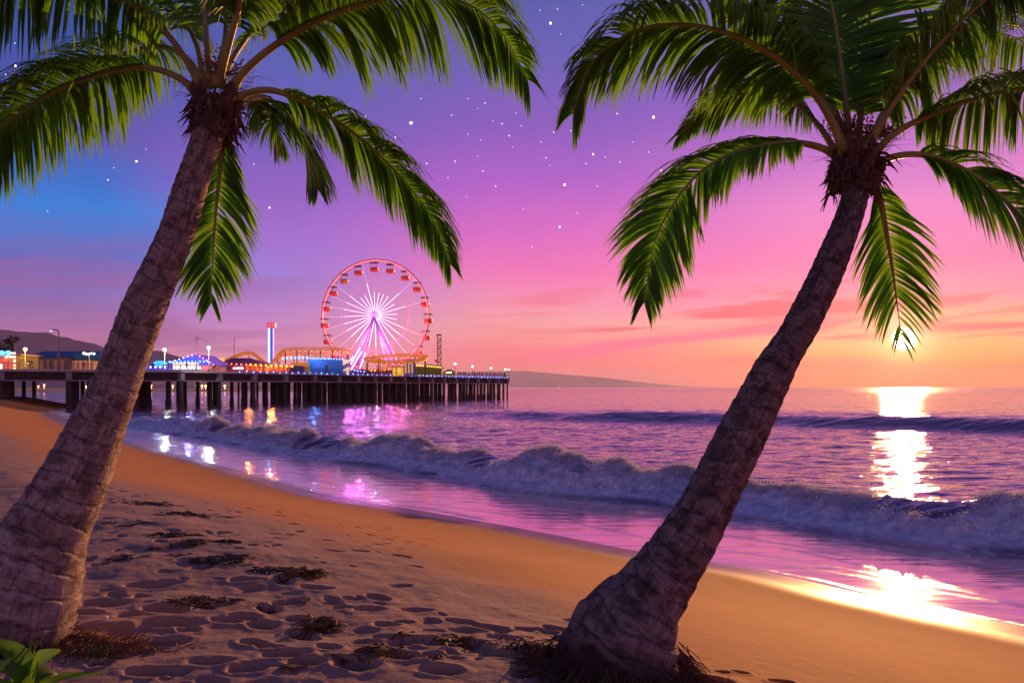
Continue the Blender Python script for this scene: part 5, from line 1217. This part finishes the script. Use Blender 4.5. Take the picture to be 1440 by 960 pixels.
small = [(21, 61), (8, 105), (121, 53), (357, 231), (205, 210), (67, 297), (514, 164), (556, 193), (635, 162), (658, 189), (672, 153), (682, 145), (658, 139), (676, 197), (706, 174), (726, 159), (733, 177), (716, 191), (721, 207), (672, 220), (679, 241), (656, 277), (736, 294), (768, 222), (773, 233), (761, 200), (824, 230), (851, 221), (872, 228), (784, 13), (759, 15), (819, 7), (788, 48), (700, 122), (868, 160), (912, 214), (779, 186), (803, 184), (693, 170), (592, 139), (640, 227), (748, 347), (812, 300), (697, 262), (840, 262), (630, 250), (742, 155), (890, 200), (930, 240), (600, 230), (152, 253), (160, 236)]
for i, (a, b_) in enumerate(small): star(a, b_, random.choice([.45, .55, .7]), random.choice(['w2', 'p2', 'p3', 'w2']), 'small faint star scattered in the blue and violet part of the sky', 'small stars in the evening sky')

# ============================================================ BEACH DETAILS
weed = mat('dried kelp', (0.07, 0.038, 0.016), .7, var=.6, scale=9); weed2 = mat('olive kelp', (0.16, 0.085, 0.02), .7, var=.5, scale=9)
def kelp(px, py, w_, h_, n_, m_, label, seed, group=None, tall=.03):
    rs = np.random.default_rng(seed); c = G(px, py, 1.78); c.z = sand_z(c.x, c.y); c = G(px, py, c.z); sx = w_ / F * c.y / 2; sy = sx * h_; m = MB()
    for k in range(n_):
        a = rs.normal(0, .42) * sx; b_ = rs.normal(0, .42) * sy + a * rs.uniform(-.2, .1); x_, y_ = c.x + a, c.y + b_; th = rs.normal(0, .8) + (math.pi if rs.random() < .5 else 0); ln = rs.uniform(.04, .16); pts = []
        hh = rs.uniform(.1, .6) * tall
        for i in range(5):
            x_ += math.cos(th) * ln / 4; y_ += math.sin(th) * ln / 4; th += rs.normal(0, .5)
            pts.append((x_, y_, sand_z(x_, y_) + .004 + hh * math.sin(i / 4 * 3.14)))
        r_ = rs.uniform(.002, .006); m.tube(pts, [r_ * .8, r_ * 1.3, r_ * 1.6, r_ * 1.3, r_ * .5], 4)
    # crumpled blades
    for k in range(n_ // 3):
        a = rs.normal(0, .35) * sx; b_ = rs.normal(0, .35) * sy; x_, y_ = c.x + a, c.y + b_; z_ = sand_z(x_, y_); q = []
        for j in range(4): an = j * 1.57 + rs.uniform(-.5, .5); q.append((x_ + math.cos(an) * rs.uniform(.03, .09), y_ + math.sin(an) * rs.uniform(.02, .06), z_ + rs.uniform(.002, tall)))
        m.poly([q[0], q[1], q[2]]); m.poly([q[0], q[2], q[3]])
    o = m.build('seaweed_clump', m_); return tag(o, label, 'seaweed', group)
kelp(312, 789, 80, .9, 200, weed, 'largest dark seaweed clump, in the middle of the strand line', 1, tall=.03)
kelp(380, 803, 40, .9, 110, weed, 'seaweed clump just right of the largest one', 2, tall=.03)
kelp(425, 813, 62, .8, 140, weed2, 'spiky brown seaweed clump at the right end of the strand line', 3, tall=.07)
kelp(276, 765, 34, 1.6, 100, weed2, 'olive seaweed clump above the largest dark one', 4, tall=.03)
kelp(240, 754, 55, .9, 90, weed, 'thin dark seaweed streak left of the olive clump', 5)
kelp(318, 764, 30, 1., 60, weed, 'small round seaweed clump right of the olive clump', 6, tall=.04)
kelp(270, 723, 70, .8, 80, weed, 'upper seaweed streak where the smooth sand begins', 7)
kelp(210, 708, 90, .6, 60, weed, 'faint farthest seaweed streak beside the left palm trunk', 8)
kelp(278, 848, 60, .9, 150, weed2, 'brown seaweed patch among the hollows right of the left palm foot', 9, tall=.03)
kelp(452, 883, 34, 1.2, 110, weed2, 'spiky weed tuft in the middle of the trampled sand', 10, tall=.07)
kelp(533, 919, 30, 1.3, 90, weed2, 'tiny weed tuft among footprints left of the right palm foot', 11, tall=.07)
kelp(640, 912, 60, .8, 90, weed2, 'low weed scrap between the footprints and the right palm foot', 12, tall=.02)
for i in range(15):
    px_ = random.uniform(150, 330); py_ = random.uniform(705, 860); kelp(px_, py_, random.uniform(6, 15), .8, 9, weed, 'small dark scrap of seaweed on the dry sand near the strand line', 30 + i, 'small scraps of seaweed on the sand', tall=.012)
for i in range(8):
    px_ = random.uniform(330, 700); py_ = random.uniform(835, 950); kelp(px_, py_, random.uniform(6, 16), .8, 8, weed2, 'brown scrap of weed lying between the footprints', 70 + i, 'brown weed scraps between the footprints', tall=.02)

# litter of fibres round the palm feet
def litter(name, px, py, w_, h_, n_, mats, label, seed, tall=.05, ln=(.08, .30)):
    rs = np.random.default_rng(seed); c = G(px, py, 1.84); sx = w_ / F * c.y / 2; sy = h_; m = MB()
    for k in range(n_):
        x_ = c.x + rs.normal(0, .4) * sx; y_ = c.y + rs.normal(0, .4) * sy; th = rs.uniform(0, 6.28); l_ = rs.uniform(*ln); z_ = sand_z(x_, y_); up = rs.uniform(.2, 1) * tall
        m.tube([(x_, y_, z_ + .002), (x_ + math.cos(th) * l_ * .5, y_ + math.sin(th) * l_ * .5, z_ + up), (x_ + math.cos(th + .3) * l_, y_ + math.sin(th + .3) * l_, z_ + up * rs.uniform(0, 1.6))], [.003, .0035, .001], 3)
    return tag(m.build(name, mats), label, 'plant litter', kind='stuff')
straw = mat('dead palm fibre', (0.26, 0.10, 0.03), .9, var=.5, scale=8); moss = mat('green creeping weed', (0.09, 0.10, 0.015), .8, var=.5, scale=20)
litter('palm_litter', 140, 914, 210, .30, 900, straw, 'rust brown fibres heaped beside the foot of the left palm', 21, .012, (.05, .2))
litter('creeping_weed', 138, 923, 90, .16, 420, moss, 'green creeping weed over the brown fibres by the left palm', 22, .02, (.02, .07))
litter('palm_litter', 985, 950, 90, .30, 520, straw, 'reddish dead fibres at the right side of the right palm foot', 23, .04, (.04, .16))
litter('palm_litter', 760, 908, 120, .25, 520, weed, 'dark matted fibres at the left side of the right palm foot', 24, .03, (.04, .14))

# white shell
c = G(146, 881, 1.84); c.z = sand_z(c.x, c.y); sh_ = empty('seashell', tuple(c)); tag(sh_, 'tiny white seashell on the sand right of the left palm foot', 'shell')
m = MB()
for k in range(15):
    t = k / 14; a = t * 9.0; r_ = .018 * (1 - t * .85); m.ball((c.x + math.cos(a) * r_ * .9 + t * .035, c.y + math.sin(a) * r_ * .6, c.z + .014 + math.sin(a) * r_ * .4), r_, 8)
m.build('shell', mat('shell white', (.8, .74, .70), .35), sh_, True); at_world(sh_)

# broad leaved beach plant in the lower left corner
gl = leaf_material('beach plant leaf', (0.03, 0.10, 0.01), (0.10, 0.24, 0.015), (0.20, 0.42, 0.02), 0.4)
pl = empty('beach_plant', tuple(W(35, 985, 4.75))); tag(pl, 'low green broad leaved plant in the bottom left corner, before the left palm', 'plant')
def blade(parent, pts, width, fold=.25, n_=18, name='leaf', shape=1.0):
    P = spline(pts, n_ // (len(pts) - 1) + 1); n_ = len(P); T = np.gradient(P, axis=0); T /= np.linalg.norm(T, axis=1)[:, None]
    V = []; tip_ = []
    for i in range(n_):
        t = i / (n_ - 1); w_ = width * (math.sin(math.pi * min(1, t ** .8 * .96 + .04)) ** .8) * shape + .002; cam_d = np.array([0, 0, H]) - P[i]; cam_d /= np.linalg.norm(cam_d)
        nn = np.array([0.1, -.5, .85]); S_ = np.cross(T[i], nn); S_ /= np.linalg.norm(S_); U_ = np.cross(S_, T[i])
        for u in (-1, -.5, 0, .5, 1): V.append(P[i] + S_ * w_ * u + U_ * (abs(u) * w_ * fold + .004 * math.sin(t * 17 + u * 3))); tip_.append(0.0)
    o = mesh_np(name, np.array(V), grid_quads(n_, 5, False), gl, parent); fattr(o, 'tone', np.full(len(V), random.random())); fattr(o, 'tip', np.array(tip_)); return o
dp = 4.75
def LP(*l): return [tuple(W(a, b_, dp + e)) for a, b_, e in l]
blade(pl, LP((35, 985, 0), (34, 935, .02), (12, 912, .05), (-20, 895, .05)), .060)
blade(pl, LP((38, 985, 0), (40, 960, -.02), (52, 935, -.08), (86, 914, -.12)), .120)
blade(pl, LP((35, 985, 0), (25, 950, -.05), (0, 938, -.12), (-35, 935, -.2)), .055)
blade(pl, LP((37, 990, -.05), (44, 965, -.10), (50, 945, -.15), (54, 930, -.2)), .022)
blade(pl, LP((42, 985, 0), (65, 962, .05), (95, 950, .12), (150, 944, .2)), .030, .1)
blade(pl, LP((30, 985, -.1), (15, 970, -.18), (-5, 965, -.25), (-30, 975, -.3)), .060)
blade(pl, LP((36, 985, .1), (38, 955, .2), (25, 925, .25), (10, 915, .28)), .05)
blade(pl, LP((40, 985, .05), (50, 960, .12), (62, 945, .2), (84, 950, .3)), .08)
for (a, b_) in ((44, 893), (52, 899), (33, 905)):
    blade(pl, LP((38, 975, .05), ((38 + a) / 2, 932, .08), (a, b_, .12)), .004, .2, name='shoot')
at_world(pl)
